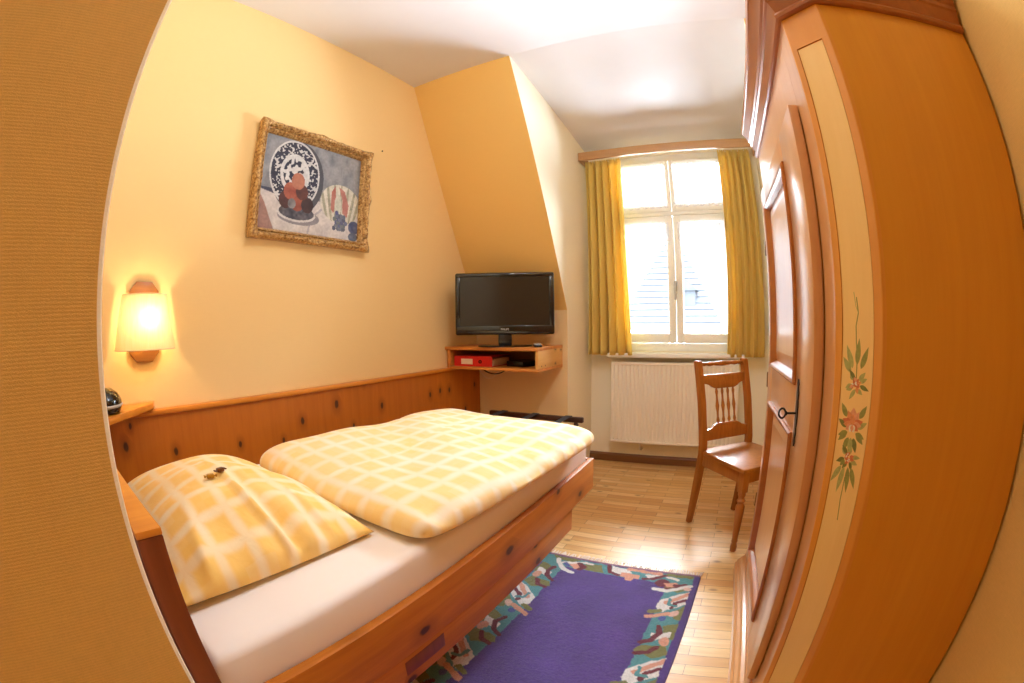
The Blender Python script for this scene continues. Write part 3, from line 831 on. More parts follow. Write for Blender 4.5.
def side_motif(s, tt):
    """s along the edge, tt across from the outside (0) inwards (1 = inner edge); returns list of (mask, colour)"""
    P_ = 0.46
    k = np.floor(s / P_); x = s - k * P_; y = tt * BW
    m = []
    inb = (tt > 0) & (tt < 1)
    m.append((inb & (np.abs(tt - 0.5) < 0.47), TEAL))
    m.append((inpoly([(0.0, 0.0), (0.11, 0.0), (0.09, 0.045), (0.03, 0.06)], x, y), OLIVE))
    m.append((inpoly([(0.06, 0.01), (0.10, 0.02), (0.13, 0.085), (0.085, 0.09)], x, y), WHITE))
    m.append((nearline([(0.035, 0.075), (0.075, 0.06), (0.125, 0.08), (0.15, 0.118)], 0.011, x, y), MAROON))
    m.append((inpoly([(0.15, 0.02), (0.20, 0.0), (0.235, 0.05), (0.20, 0.13), (0.165, 0.11)], x, y), OLIVE))
    m.append((ell(0.125, 0.03, 0.028, 0.020, x, y), PEACH))
    m.append((nearline([(0.165, 0.05), (0.205, 0.075), (0.215, 0.115)], 0.010, x, y), MAROON))
    m.append((inpoly([(0.22, 0.0), (0.32, 0.0), (0.40, 0.10), (0.36, 0.118), (0.31, 0.115), (0.25, 0.05)], x, y), WHITE))
    m.append((nearline([(0.235, 0.0), (0.32, 0.085)], 0.011, x, y), PEACH))
    m.append((nearline([(0.285, 0.005), (0.315, 0.045), (0.355, 0.055)], 0.010, x, y), MAROON))
    m.append((nearline([(0.29, 0.075), (0.33, 0.07), (0.335, 0.04)], 0.008, x, y), TEAL))
    m.append((inpoly([(0.33, 0.0), (0.44, 0.0), (0.43, 0.03), (0.37, 0.035)], x, y), OLIVE))
    m.append((ell(0.395, 0.035, 0.026, 0.016, x, y, 0.6), PINK))
    m.append((nearline([(0.40, 0.06), (0.425, 0.11), (0.44, 0.140)], 0.012, x, y), PEACH))
    m.append((nearline([(0.385, 0.10), (0.40, 0.135)], 0.012, x, y), OLIVE))
    m.append((ell(0.44, 0.075, 0.018, 0.016, x, y), BLUE))
    return m
for s_, tt, ok in ((Vj - 0.10, (Uj - E0) / BW, (U < RW / 2)), (Vj + 0.06, (RW - Uj - E0) / BW, (U > RW / 2))):
    for mk, cc in side_motif(s_, tt):
        colr[mk & ok & (tt > 0.0) & (tt < 1.25) & (V > 0.02) & (V < RL - 0.02)] = cc
def end_motif(x, y):
    m = [((y > 0) & (y < 0.085) & (x > E0 * .6) & (x < RW - E0), TEAL)]
    m.append((inpoly([(0.05, 0.0), (0.20, 0.0), (0.17, 0.03), (0.08, 0.035)], x, y), OLIVE))
    m.append((inpoly([(0.23, 0.02), (0.31, 0.015), (0.34, 0.08), (0.25, 0.085)], x, y), OLIVE))
    m.append((inpoly([(0.36, 0.0), (0.44, 0.01), (0.47, 0.04), (0.40, 0.075), (0.37, 0.05)], x, y), WHITE))
    m.append((nearline([(0.345, 0.0), (0.365, 0.06), (0.41, 0.075)], 0.010, x, y), MAROON))
    m.append((inpoly([(0.42, 0.045), (0.51, 0.045), (0.51, 0.085), (0.485, 0.085), (0.48, 0.108), (0.45, 0.108), (0.445, 0.085), (0.42, 0.08)], x, y), PEACH))
    m.append((nearline([(0.44, 0.008), (0.60, 0.012)], 0.012, x, y), PEACH))
    m.append((inpoly([(0.53, 0.035), (0.60, 0.02), (0.56, 0.07)], x, y), WHITE))
    m.append((nearline([(0.53, 0.075), (0.57, 0.065), (0.63, 0.015)], 0.010, x, y), MAROON))
    m.append((inpoly([(0.59, 0.07), (0.64, 0.03), (0.66, 0.075)], x, y), TEAL))
    m.append((nearline([(0.64, 0.008), (0.75, 0.012)], 0.012, x, y), OLIVE))
    # corner dragons: white hooks with a maroon and peach head
    m.append((nearline([(0.09, 0.03), (0.12, 0.075), (0.15, 0.11), (0.20, 0.125)], 0.012, x, y), WHITE))
    m.append((nearline([(0.13, 0.05), (0.18, 0.035), (0.225, 0.02), (0.26, 0.02)], 0.010, x, y), WHITE))
    m.append((inpoly([(0.155, 0.05), (0.20, 0.04), (0.23, 0.07), (0.20, 0.09)], x, y), PEACH))
    m.append((nearline([(0.205, 0.035), (0.235, 0.06), (0.225, 0.085)], 0.013, x, y), MAROON))
    m.append((nearline([(0.14, 0.055), (0.16, 0.07)], 0.010, x, y), BLUE))
    m.append((ell(0.625, 0.085, 0.035, 0.034, x, y), MAROON))
    m.append((inpoly([(0.63, 0.085), (0.69, 0.07), (0.71, 0.10), (0.65, 0.118)], x, y), PEACH))
    m.append((nearline([(0.69, 0.095), (0.73, 0.085)], 0.012, x, y), MAROON))
    m.append((nearline([(0.64, 0.03), (0.69, 0.045)], 0.009, x, y), WHITE))
    m.append((nearline([(0.60, 0.145), (0.66, 0.145), (0.71, 0.115), (0.755, 0.085)], 0.012, x, y), WHITE))
    m.append((ell(0.745, 0.115, 0.018, 0.016, x, y), PINK))
    return m
for mk, cc in end_motif(Uj, Vj - 0.022): colr[mk] = cc
for mk, cc in end_motif(RW - Uj, RL - Vj - 0.022): colr[mk] = cc
colr[V < 0.016] = np.array(rgb(150, 100, 120)); colr[V > RL - 0.016] = np.array(rgb(150, 100, 120))
colr[..., :3] *= (0.86 + 0.28 * rngn.random(U.shape))[..., None]
M['rugpile'] = attr_mat('wool_pile', 'Col', 0.95, 0.1, 420, sheen=0.3, bstr=1.0, bdist=0.006, var=0.18)
rug = thing('rug', 'purple wool rug with a teal, olive, maroon and white patterned border', 'rug', (-0.422, 1.868, 0.0), -0.030)
Z = 0.013 + 0.0022 * rngn.random(U.shape) + 0.002 * blur_noise(U.shape, 20)
Z[0, :] = Z[-1, :] = 0.0005; Z[:, 0] = Z[:, -1] = 0.0005
grid_mesh('pile', U - RW / 2, -V, Z, colr, M['rugpile'], rug)
for yy, sg in ((0.0, 1), (-RL, -1)):
    bm = bmesh.new(); rf = random.Random(2)
    for i in range(80):
        x = -RW / 2 + (i + 0.5) * RW / 80
        L_ = rf.uniform(0.036, 0.052); dx = rf.uniform(-0.012, 0.012)
        add_tube(bm, [(x, yy - 0.003 * sg, 0.007), (x + dx * 0.3, yy + sg * L_ * 0.4, 0.006), (x + dx, yy + sg * L_, 0.0035)], [0.0032, 0.0036, 0.0026], 5)
    obj('fringe', bm, M['fringe'], rug, True)

# ------------------------------------------------------------------ painting
PY0, PY1, PZ0, PZ1 = 0.992, 1.772, 1.580, 2.180
pc = thing('painting', 'still life painting of a patterned plate, fruit and pumpkin in a carved gilt frame', 'painting', (XL, (PY0 + PY1) / 2, (PZ0 + PZ1) / 2))
pw, ph = PY1 - PY0, PZ1 - PZ0
FW = 0.054
# frame: mitred moulding swept round, with carved bumps
def frame_ring(prof):
    bm = bmesh.new(); rings = []
    cs = [(-pw / 2, -ph / 2), (pw / 2, -ph / 2), (pw / 2, ph / 2), (-pw / 2, ph / 2)]
    n_side = 36
    for k in range(4):
        a, c = cs[k], cs[(k + 1) % 4]
        for i in range(n_side):
            tt = i / n_side
            ym, zm = a[0] + (c[0] - a[0]) * tt, a[1] + (c[1] - a[1]) * tt
            ring = []
            for o, x in prof:
                sy = (pw / 2 - o) / (pw / 2); sz = (ph / 2 - o) / (ph / 2)
                wob = 0.0
                if o < 0.05 and x > 0.012: wob = 0.0025 * abs(math.sin(tt * PI * (11 if k % 2 == 0 else 9))) + 0.007 * math.exp(-((tt - 0.5) / .07) ** 2) + 0.008 * (math.exp(-(tt / .05) ** 2) + math.exp(-((1 - tt) / .05) ** 2))
                ow = 1 + (wob * 0.9 / (ph / 2) if o < 0.02 else 0)
                ring.append(bm.verts.new((x + wob, ym * sy * ow, zm * sz * ow)))
            rings.append(ring)
    m = len(prof)
    for i in range(len(rings)):
        a, c = rings[i], rings[(i + 1) % len(rings)]
        for k in range(m): bm.faces.new((a[k], a[(k + 1) % m], c[(k + 1) % m], c[k]))
    return bm
FRB = frame_ring([(0.0, 0.004), (0.0, 0.044), (0.005, 0.056), (0.014, 0.062), (0.024, 0.054), (0.032, 0.036), (0.037, 0.042), (0.043, 0.036), (FW, 0.020), (FW, 0.004)])
bm = FRB
for sy in (-1, 1):
    for sz in (-1, 1):
        for i in range(6):
            a = i * PI / 3
            y, z = sy * (pw / 2 - 0.020) + 0.012 * math.cos(a), sz * (ph / 2 - 0.020) + 0.012 * math.sin(a)
            add_lathe(bm, [(0.0095, -0.003), (0.0095, 0.002), (0.006, 0.006), (0.001, 0.008)], M=Matrix.Translation((0.058, y, z)) @ Matrix.Rotation(PI / 2, 4, 'Y'), seg=8)
for side in range(2):
    for k in range(17):
        tt = (k + 0.5) / 17
        for sg in (-1, 1):
            y, z = ((-pw / 2 + pw * tt), sg * (ph / 2 - 0.017)) if side == 0 else (sg * (pw / 2 - 0.017), -ph / 2 + ph * tt)
            r_ = 0.009 + 0.003 * ((k * 7) % 3) / 2
            add_lathe(bm, [(r_, -0.003), (r_ * 0.9, 0.003), (r_ * 0.5, 0.007), (0.001, 0.008)], M=Matrix.Translation((0.0575, y + 0.004 * math.sin(k * 2.3), z + 0.004 * math.cos(k * 1.7))) @ Matrix.Rotation(PI / 2, 4, 'Y'), seg=7)
obj('frame', bm, M['gilt'], pc, True, angle=60)
nx, ny = 230, 180
iw, ih = pw - 2 * FW + 0.006, ph - 2 * FW + 0.006
A, B = np.meshgrid(np.linspace(0, 1.33, nx), np.linspace(0, 1, ny))      # B upwards
def C_(r, g, b): return np.array(rgb(r, g, b))
cv = np.tile(C_(150, 152, 160), (ny, nx, 1))
nz1 = blur_noise(A.shape, 14); nz2 = blur_noise(A.shape, 5); nz3 = blur_noise(A.shape, 3)
def paint(mask, a, b=None, nz=None):
    if b is None: cv[mask] = a
    else: cv[mask] = (a[None] * (1 - (nz if nz is not None else nz1)[mask][:, None]) + b[None] * (nz if nz is not None else nz1)[mask][:, None])
paint(B > -1, C_(128, 132, 142), C_(172, 172, 176))
paint(inpoly([(0, 0.42), (0.25, 0.42), (0.25, 0.34), (0, 0.38)], A, B), C_(74, 78, 104))
paint(inpoly([(0, 0), (1.33, 0), (1.33, 0.28), (1.0, 0.30), (0.70, 0.40), (0.22, 0.36), (0, 0.40)], A, B), C_(206, 196, 196), C_(238, 228, 220))
paint(inpoly([(0, 0), (0.20, 0), (0.07, 0.26), (0, 0.36)], A, B), C_(168, 124, 112), C_(190, 140, 124))
paint(nearline([(0.62, 0.0), (0.66, 0.18), (0.80, 0.30)], 0.012, A, B), C_(186, 180, 186))
# standing plate with a dark blue leaf pattern
paint(ell(0.45, 0.60, 0.345, 0.40, A, B, 0.1), C_(84, 86, 96))
pl = ell(0.41, 0.62, 0.325, 0.375, A, B, 0.1)
paint(pl, C_(214, 214, 216), C_(236, 234, 232))
paint(pl & ~ell(0.41, 0.62, 0.19, 0.22, A, B, 0.1) & ~(~ell(0.41, 0.62, 0.305, 0.352, A, B, 0.1)) & (nz3 + 0.6 * (nz2 - .5) > 0.37), C_(34, 38, 62), C_(60, 62, 86), nz3)
paint(ell(0.41, 0.62, 0.15, 0.17, A, B, 0.1) & (nz2 > 0.55), C_(50, 54, 78))
# bowl with red fruit
paint(ell(0.50, 0.17, 0.27, 0.085, A, B), C_(150, 144, 152))
paint(ell(0.47, 0.20, 0.245, 0.085, A, B), C_(224, 220, 218))
paint(ell(0.47, 0.215, 0.225, 0.078, A, B), C_(52, 52, 70), C_(120, 118, 128), nz2)
for cx, cy, r_, c1, c2 in ((0.32, 0.33, 0.085, (74, 44, 44), (110, 60, 54)), (0.47, 0.32, 0.085, (150, 62, 44), (188, 92, 62)), (0.60, 0.31, 0.08, (58, 40, 46), (96, 60, 58)),
                           (0.37, 0.43, 0.085, (158, 54, 40), (204, 110, 74)), (0.52, 0.44, 0.08, (84, 48, 44), (120, 62, 50)), (0.46, 0.55, 0.085, (176, 92, 62), (214, 132, 96)), (0.40, 0.30, 0.05, (196, 190, 186), (60, 58, 74))):
    paint(ell(cx, cy, r_, r_ * 1.08, A, B), C_(*c1), C_(*c2), nz1)
# cut pumpkin
paint(ell(1.06, 0.40, 0.29, 0.225, A, B), C_(214, 206, 182), C_(240, 232, 212))
for k in range(-3, 4):
    paint(ell(1.06, 0.40, 0.29, 0.225, A, B) & ell(1.06 + k * 0.082, 0.40, 0.020, 0.24, A, B, -k * 0.10), C_(150, 150, 128), C_(204, 196, 166), nz2)
paint(inpoly([(0.92, 0.52), (0.97, 0.60), (0.99, 0.42), (0.96, 0.28), (0.92, 0.33)], A, B), C_(186, 92, 78), C_(206, 130, 112))
paint(inpoly([(1.02, 0.60), (1.11, 0.56), (1.18, 0.40), (1.16, 0.26), (1.09, 0.30), (1.08, 0.46)], A, B), C_(184, 96, 84), C_(210, 140, 124))
paint(ell(1.02, 0.38, 0.05, 0.13, A, B), C_(196, 200, 180), C_(232, 226, 206), nz2)
for i in range(26):
    cx, cy = 0.98 + 0.13 * (i % 5) / 5 + 0.03 * ((i * 7) % 3), 0.12 + 0.035 * (i // 5)
    paint(ell(cx, cy, 0.026, 0.026, A, B), C_(86 + (i * 13) % 40, 92 + (i * 13) % 40, 118 + (i * 11) % 40))
paint(ell(1.27, 0.16, 0.085, 0.075, A, B), C_(64, 74, 118), C_(112, 122, 160), nz2)
paint(ell(1.26, 0.05, 0.07, 0.05, A, B), C_(84, 92, 124), C_(120, 128, 150), nz2)
cv[..., :3] *= (0.62 + 0.20 * nz3)[..., None]
grey_ = cv[..., :3].mean(-1, keepdims=True); cv[..., :3] = cv[..., :3] * 0.82 + grey_ * 0.18
M['canvas'] = attr_mat('oil_on_canvas', 'Col', 0.5, 0.35, 160, bstr=0.3, bdist=0.001, var=0.06)
grid_mesh('canvas', np.full(A.shape, 0.016), A / 1.33 * iw - iw / 2, B * ih - ih / 2, cv, M['canvas'], pc)
obj('backing_board', box(0.0006, 0.012, -iw / 2, iw / 2, -ih / 2, ih / 2), M['lampwood'], pc)
nl = obj('wall_nail', lathe([(0.003, -0.012), (0.003, 0.0), (0.006, 0.002), (0.004, 0.005), (0.001, 0.006)], M=Matrix.Translation((XL + 0.002, 1.905, 2.250)) @ Matrix.Rotation(PI / 2, 4, 'Y'), seg=10), M['iron'])
tag(nl, 'small bare nail head in the cream wall right of the painting', 'nail')

# ------------------------------------------------------------------ television shelf and what stands on it
SX0, SX1, SY0, SY1, SZ0, SZ1 = XL + 0.002, -1.187, 2.590, YK - 0.002, 0.843, 1.000
s = thing('television_shelf', 'open pine box shelf under the television in the wall corner', 'shelf', (0, 0, 0))
obj('top_board', box(SX0, SX1, SY0 - 0.012, SY1, SZ1 - 0.022, SZ1, 0.003), M['shelfwood'], s, True)
obj('bottom_board', box(SX0 + 0.012, SX1 - 0.002, SY0, SY1, SZ0, SZ0 + 0.019, 0.002), M['shelfwood'], s, True)
obj('end_board', box(SX1 - 0.024, SX1 - 0.002, SY0, SY1, SZ0 + 0.0195, SZ1 - 0.0225, 0.002), M['shelfend'], s, True)
obj('end_board', box(SX0 + 0.012, SX0 + 0.034, SY0, SY1, SZ0 + 0.0195, SZ1 - 0.0225, 0.002), M['shelfwood'], s, True)
obj('back_board', box(SX0 + 0.035, SX1 - 0.025, SY1 - 0.012, SY1, SZ0 + 0.0195, SZ1 - 0.0225), M['ward_dark'], s)
for y in (2.64, 2.70):
    bm = bmesh.new(); add_lathe(bm, [(0.005, 0.0), (0.005, 0.0012), (0.001, 0.0014)], M=Matrix.Translation((SX1 - 0.002, y, SZ0 + 0.035)) @ Matrix.Rotation(PI / 2, 4, 'Y'), seg=10)
    obj('screw', bm, M['pine_dark'], s)
bz = SZ0 + 0.0196
f = thing('binder', 'red lever arch file lying flat with its labelled spine facing out of the shelf', 'binder', (-1.695, 2.628, bz))
bm = prism([(-0.004, 0.0), (0.275, 0.0), (0.275, 0.003), (0.0, 0.003), (0.0, 0.068), (0.275, 0.068), (0.275, 0.071), (-0.004, 0.071)], -0.165, 0.145, 'x')
obj('cover', bm, M['red'], f)
obj('paper', box(-0.155, 0.135, 0.03, 0.262, 0.004, 0.050), M['label'], f)
obj('spine_label', box(-0.105, -0.010, -0.0056, -0.0042, 0.014, 0.052), M['label'], f)
obj('finger_ring', add_lathe(bmesh.new(), [(0.0065, 0), (0.012, 0), (0.012, 0.003), (0.0065, 0.003)], M=Matrix.Translation((0.052, -0.0042, 0.034)) @ Matrix.Rotation(PI / 2, 4, 'X'), seg=20, caps=False), M['black'], f)
k = tag(obj('black_folder', box(-0.075, 0.075, -0.10, 0.10, 0.0, 0.038, 0.004), M['black'], None, True, (-1.388, 2.79, bz)), 'black folder lying beside the red file inside the shelf', 'folder')
k.rotation_euler = (0, 0, -0.25)
# television turned towards the room
TVR = math.atan2(0.30, 0.589)
tv = thing('television', 'black flat screen television standing on the pine corner shelf', 'television', (-1.462, 2.655, SZ1 + 0.0005), TVR)
W2, TZ0, TZ1 = 0.333, 0.082, 0.500
obj('casing', box(-W2, W2, -0.018, 0.055, TZ0, TZ1, 0.012, 3), M['blackgloss'], tv, True)
bm = bmesh.new()
add_box(bm, -W2 + 0.010, W2 - 0.010, -0.024, -0.0185, TZ1 - 0.030, TZ1 - 0.008, 0.002)
add_box(bm, -W2 + 0.010, -W2 + 0.034, -0.024, -0.0185, TZ0 + 0.06, TZ1 - 0.031, 0.002)
add_box(bm, W2 - 0.034, W2 - 0.010, -0.024, -0.0185, TZ0 + 0.06, TZ1 - 0.031, 0.002)
add_box(bm, -W2 + 0.010, W2 - 0.010, -0.024, -0.0185, TZ0 + 0.010, TZ0 + 0.059, 0.003)
obj('bezel', bm, M['blackgloss'], tv, True)
obj('screen', box(-W2 + 0.0345, W2 - 0.0345, -0.0205, -0.0182, TZ0 + 0.0595, TZ1 - 0.0305), M['screen'], tv)
obj('neck', box(-0.045, 0.045, -0.005, 0.045, 0.010, TZ0 + 0.01, 0.006), M['black'], tv, True)
pts = [(0.185 * math.cos(2 * PI * i / 40), 0.02 + 0.085 * math.sin(2 * PI * i / 40)) for i in range(40)]
obj('stand_base', prism(pts, 0.0, 0.011, 'z', 0.003), M['blackgloss'], tv, True)
fc = bpy.data.curves.new('logo_lettering', 'FONT'); fc.body = 'PHILIPS'; fc.size = 0.017; fc.align_x = 'CENTER'; fc.extrude = 0.0004
tmp = bpy.data.objects.new('tmp', fc); COL.objects.link(tmp); bpy.context.view_layer.update()
lm_ = bpy.data.meshes.new_from_object(tmp.evaluated_get(bpy.context.evaluated_depsgraph_get())); bpy.data.objects.remove(tmp)
lm_.name = 'logo_lettering'; lm_.materials.clear()
fo = bpy.data.objects.new('logo_lettering', lm_); COL.objects.link(fo); fo.parent = tv
fo.location = (0.0, -0.0246, TZ0 + 0.030); fo.rotation_euler = (PI / 2, 0, 0); lm_.materials.append(M['logo'])
rc = thing('remote_control', 'small silver and black remote lying on the shelf right of the television', 'remote control', (-1.240, 2.690, SZ1 + 0.0005), 0.5)
obj('casing', box(-0.026, 0.026, -0.070, 0.070, 0.0, 0.016, 0.007, 3), M['black'], rc, True)
obj('keypad', box(-0.022, 0.022, -0.062, 0.062, 0.0162, 0.022, 0.0025), M['silver'], rc, True)
def cable(name, pts, r_, mat, label):
    return tag(obj(name, tube(pts, r_, 8), mat, None, True), label, 'cable', 'cables under the television shelf')
def arc(p, q, sag, n=18):
    p, q = Vector(p), Vector(q); return [p.lerp(q, i / n) - Vector((0, 0, sag * 4 * (i / n) * (1 - i / n))) for i in range(n + 1)]
cable('hanging_cable', arc((-1.64, 2.66, SZ0 - 0.004), (-1.47, 2.66, SZ0 - 0.004), 0.026), 0.004, M['black'], 'black cable sagging under the television shelf')
cable('hanging_cable', arc((-1.70, 2.70, SZ0 - 0.004), (-1.54, 2.70, SZ0 - 0.004), 0.065), 0.003, M['label'], 'thin white cable looping down below the television shelf')

# ------------------------------------------------------------------ folding luggage rack
lr = thing('luggage_rack', 'dark wooden folding luggage rack with grey straps behind the bed foot', 'luggage rack', (-1.335, 2.64, 0))
def lp(name, bm, mat, sm=True): return obj(name, bm, mat, lr, sm)
for y in (-0.21, 0.21):
    lp('top_rail', box(-0.37, 0.36, y - 0.018, y + 0.018, 0.478, 0.515, 0.007), M['rackwood'])
for x in (-0.33, 0.30):
    for s_ in (-1, 1):
        xx = x + (0.014 if s_ > 0 else -0.014)
        Mx, L_ = between((xx, -0.22 * s_, 0.0), (xx, 0.205 * s_, 0.4775))
        bm = bmesh.new(); add_box(bm, -0.0125, 0.0125, -0.018, 0.018, 0.0, L_ - 0.004, 0.003); bm.transform(Mx)
        o_ = lp('leg', bm, M['rackwood'])
for y in (-0.135, 0.135):
    lp('stretcher', tube([(-0.33, y, 0.085), (0.30, y, 0.085)], 0.009), M['rackwood'])
for x in (-0.25, 0.0, 0.25):
    bm = bmesh.new()
    add_prism(bm, [(-0.232, 0.49), (-0.228, 0.519), (0.0, 0.5175), (0.228, 0.519), (0.232, 0.49), (0.2295, 0.49), (0.226, 0.5165), (0.0, 0.515), (-0.226, 0.5165), (-0.2295, 0.49)], x - 0.024, x + 0.024, 'x')
    lp('strap', bm, M['strap'], False)

# ------------------------------------------------------------------ chair
ca = 0.70      # direction of the back, left post to right post
ch = thing('chair', 'brown wooden chair with turned front legs and a spindle back by the radiator', 'chair', (-0.128, 2.436, 0), ca)
CWD, CD, SH = 0.350, 0.395, 0.440   # local: x to the right post, y towards the back, front = -y
def cp(name, bm, sm=True): return obj(name, bm, M['chair'], ch, sm)
def post(x):
    pr_ = [(-0.062, 0.0), (-0.030, 0.22), (0.0, 0.44), (0.0, 0.50), (0.035, 0.72), (0.085, 0.945)]
    pr_ = [(-a[0] if i < 2 else a[0], a[1]) for i, a in enumerate(pr_)]
    bm = bmesh.new(); w_ = 0.019; rings = []
    for i, (yy, zz) in enumerate(pr_):
        ww = w_ * (0.8 if i == 0 else 1.0)
        rings.append([bm.verts.new((x + sx * ww, yy + sy * ww * 1.05, zz)) for sx, sy in ((-1, -1), (1, -1), (1, 1), (-1, 1))])
    for a, c in zip(rings, rings[1:]):
        for q in range(4): bm.faces.new((a[q], a[(q + 1) % 4], c[(q + 1) % 4], c[q]))
    bm.faces.new(rings[0][::-1]); bm.faces.new(rings[-1])
    bmesh.ops.bevel(bm, geom=bm.edges[:], offset=0.004, segments=2, affect='EDGES')
    return bm
for x in (0.0, CWD): cp('back_post', post(x))
def backy(z): return 0.035 * (z - 0.50) / 0.22 if z < 0.72 else 0.035 + 0.05 * (z - 0.72) / 0.225
# turned top rod
a, c = (0.020, backy(0.925), 0.925), (CWD - 0.020, backy(0.925), 0.925)
Mx, L_ = between(a, c)
prof = [(0.009, 0), (0.011, 0.02), (0.008, 0.035), (0.013, 0.06), (0.009, 0.09), (0.012, L_ * 0.35), (0.015, L_ * 0.5), (0.012, L_ * 0.65), (0.009, L_ - 0.09), (0.013, L_ - 0.06), (0.008, L_ - 0.035), (0.011, L_ - 0.02), (0.009, L_)]
cp('top_rod', lathe(prof, M=Mx, seg=14))
def slat(z0, z1, up):
    """shaped rail with scooped shoulders; up: scoops on the upper edge, else on the lower"""
    x0, x1 = 0.020, CWD - 0.020; h = 0.030
    e = [(x0, 1), (x0 + 0.028, 0.95), (x0 + 0.045, 0.75), (x0 + 0.060, 0.30), (x0 + 0.085, 0.0), (x1 - 0.085, 0.0), (x1 - 0.060, 0.30), (x1 - 0.045, 0.75), (x1 - 0.028, 0.95), (x1, 1)]
    if up: pts = [(x0, z0)] + [(x, z1 - h * k) for x, k in e] + [(x1, z0)]
    else: pts = [(x0, z1)] + [(x, z0 + h * k) for x, k in e] + [(x1, z1)]
    bm = prism(pts, -0.009, 0.009, 'y', 0.002)
    for v_ in bm.verts: v_.co.y += backy(v_.co.z)
    return bm
def flip(e): return e
# crest slat: straight upper edge, deep middle with narrowed shoulders; lower slat mirrored
cp('crest_slat', slat(0.790, 0.868, False))
cp('lower_slat', slat(0.512, 0.600, True))
for i in range(4):
    x = CWD / 2 + (i - 1.5) * 0.042
    Mx, L_ = between((x, backy(0.59), 0.59), (x, backy(0.80), 0.80))
    pr_ = [(0.006, 0), (0.006, 0.01), (0.010, 0.025), (0.006, 0.045), (0.0065, 0.07), (0.0115, 0.105), (0.0065, 0.14), (0.006, 0.165), (0.009, 0.185), (0.006, 0.20), (0.006, L_)]
    cp('spindle', lathe(pr_, M=Mx, seg=10))
seat = [(-0.012, -0.022), (-0.030, -CD - 0.005), (CWD + 0.030, -CD - 0.005), (CWD + 0.012, -0.022), (CWD - 0.022, -0.022), (CWD - 0.022, 0.020), (0.022, 0.020), (0.022, -0.022)]
cp('seat', prism(seat, SH, SH + 0.022, 'z', 0.005))
for nm, (x0, x1, y0_, y1_) in (('front_apron', (0.022, CWD - 0.022, -CD + 0.012, -CD + 0.030)), ('side_apron', (-0.012, 0.006, -CD + 0.045, -0.022)), ('side_apron', (CWD - 0.006, CWD + 0.012, -CD + 0.045, -0.022)), ('back_apron', (0.021, CWD - 0.021, -0.010, 0.008))):
    cp(nm, box(x0, x1, y0_, y1_, SH - 0.062, SH - 0.0005, 0.003))
for x in (0.0, CWD):
    bm = box(x - 0.021, x + 0.021, -CD + 0.0, -CD + 0.042, SH - 0.105, SH - 0.0005, 0.003)
    zt = SH - 0.105
    prof = [(0.013, 0.0), (0.017, 0.004), (0.0195, 0.03), (0.014, 0.052), (0.018, 0.06), (0.015, 0.075), (0.020, 0.15), (0.0245, zt - 0.095), (0.0245, zt - 0.075), (0.016, zt - 0.06), (0.0245, zt - 0.045), (0.0155, zt - 0.03), (0.021, zt - 0.014), (0.0195, zt)]
    add_lathe(bm, prof, (x, -CD + 0.021, 0), seg=16)
    cp('front_leg', bm)
# ------------------------------------------------------------------ wardrobe (own frame: u along the side, v along the front, turned slightly)
WA = 0.045
wd = thing('wardrobe', 'large farmhouse wardrobe with slanted corner panel, painted flowers and a keyed door', 'wardrobe', (0.317, 0.850, 0), WA)
CC, DEP, LEN = 0.081, 0.468, 1.165         # corner cut, side depth, far end
def wp(name, bm, mat, par=wd, sm=False, ang=40): return obj(name, bm, mat, par, sm, angle=ang)
Z0, Z1 = 0.0, 1.868
plan = [(0, 0), (DEP, 0), (DEP, LEN), (0, LEN), (-CC, LEN - CC), (-CC, CC)]
# body: side, back and frame around the door opening
body = bmesh.new()
add_prism(body, [(0.010, 0), (DEP, 0), (DEP, LEN), (0.010, LEN), (0.010, LEN - 0.02), (DEP - 0.02, LEN - 0.02), (DEP - 0.02, 0.02), (0.010, 0.02)][::-1], Z0, Z1, 'z')
wp('body', body, M['ward'])
# front frame stiles and rails (flush with the slanted corners)
fr = bmesh.new()
add_prism(fr, [(-CC, CC + 0.006), (-CC + 0.03, CC + 0.006), (-CC + 0.03, 0.176), (-CC, 0.176)], Z0, Z1, 'z')
add_prism(fr, [(-CC, 1.000), (-CC + 0.03, 1.000), (-CC + 0.03, LEN - CC - 0.004), (-CC, LEN - CC - 0.004)], Z0, Z1, 'z')
add_box(fr, -CC, -CC + 0.03, 0.1765, 0.9995, 1.66, Z1)
add_box(fr, -CC, -CC + 0.03, 0.1765, 0.9995, 0.0, 0.165)
wp('front_frame', fr, M['ward_door'])
fl = bmesh.new(); add_box(fl, -CC + 0.031, DEP - 0.021, CC + 0.01, LEN - CC - 0.01, 1.84, 1.86)
wp('inner_board', fl, M['ward'])
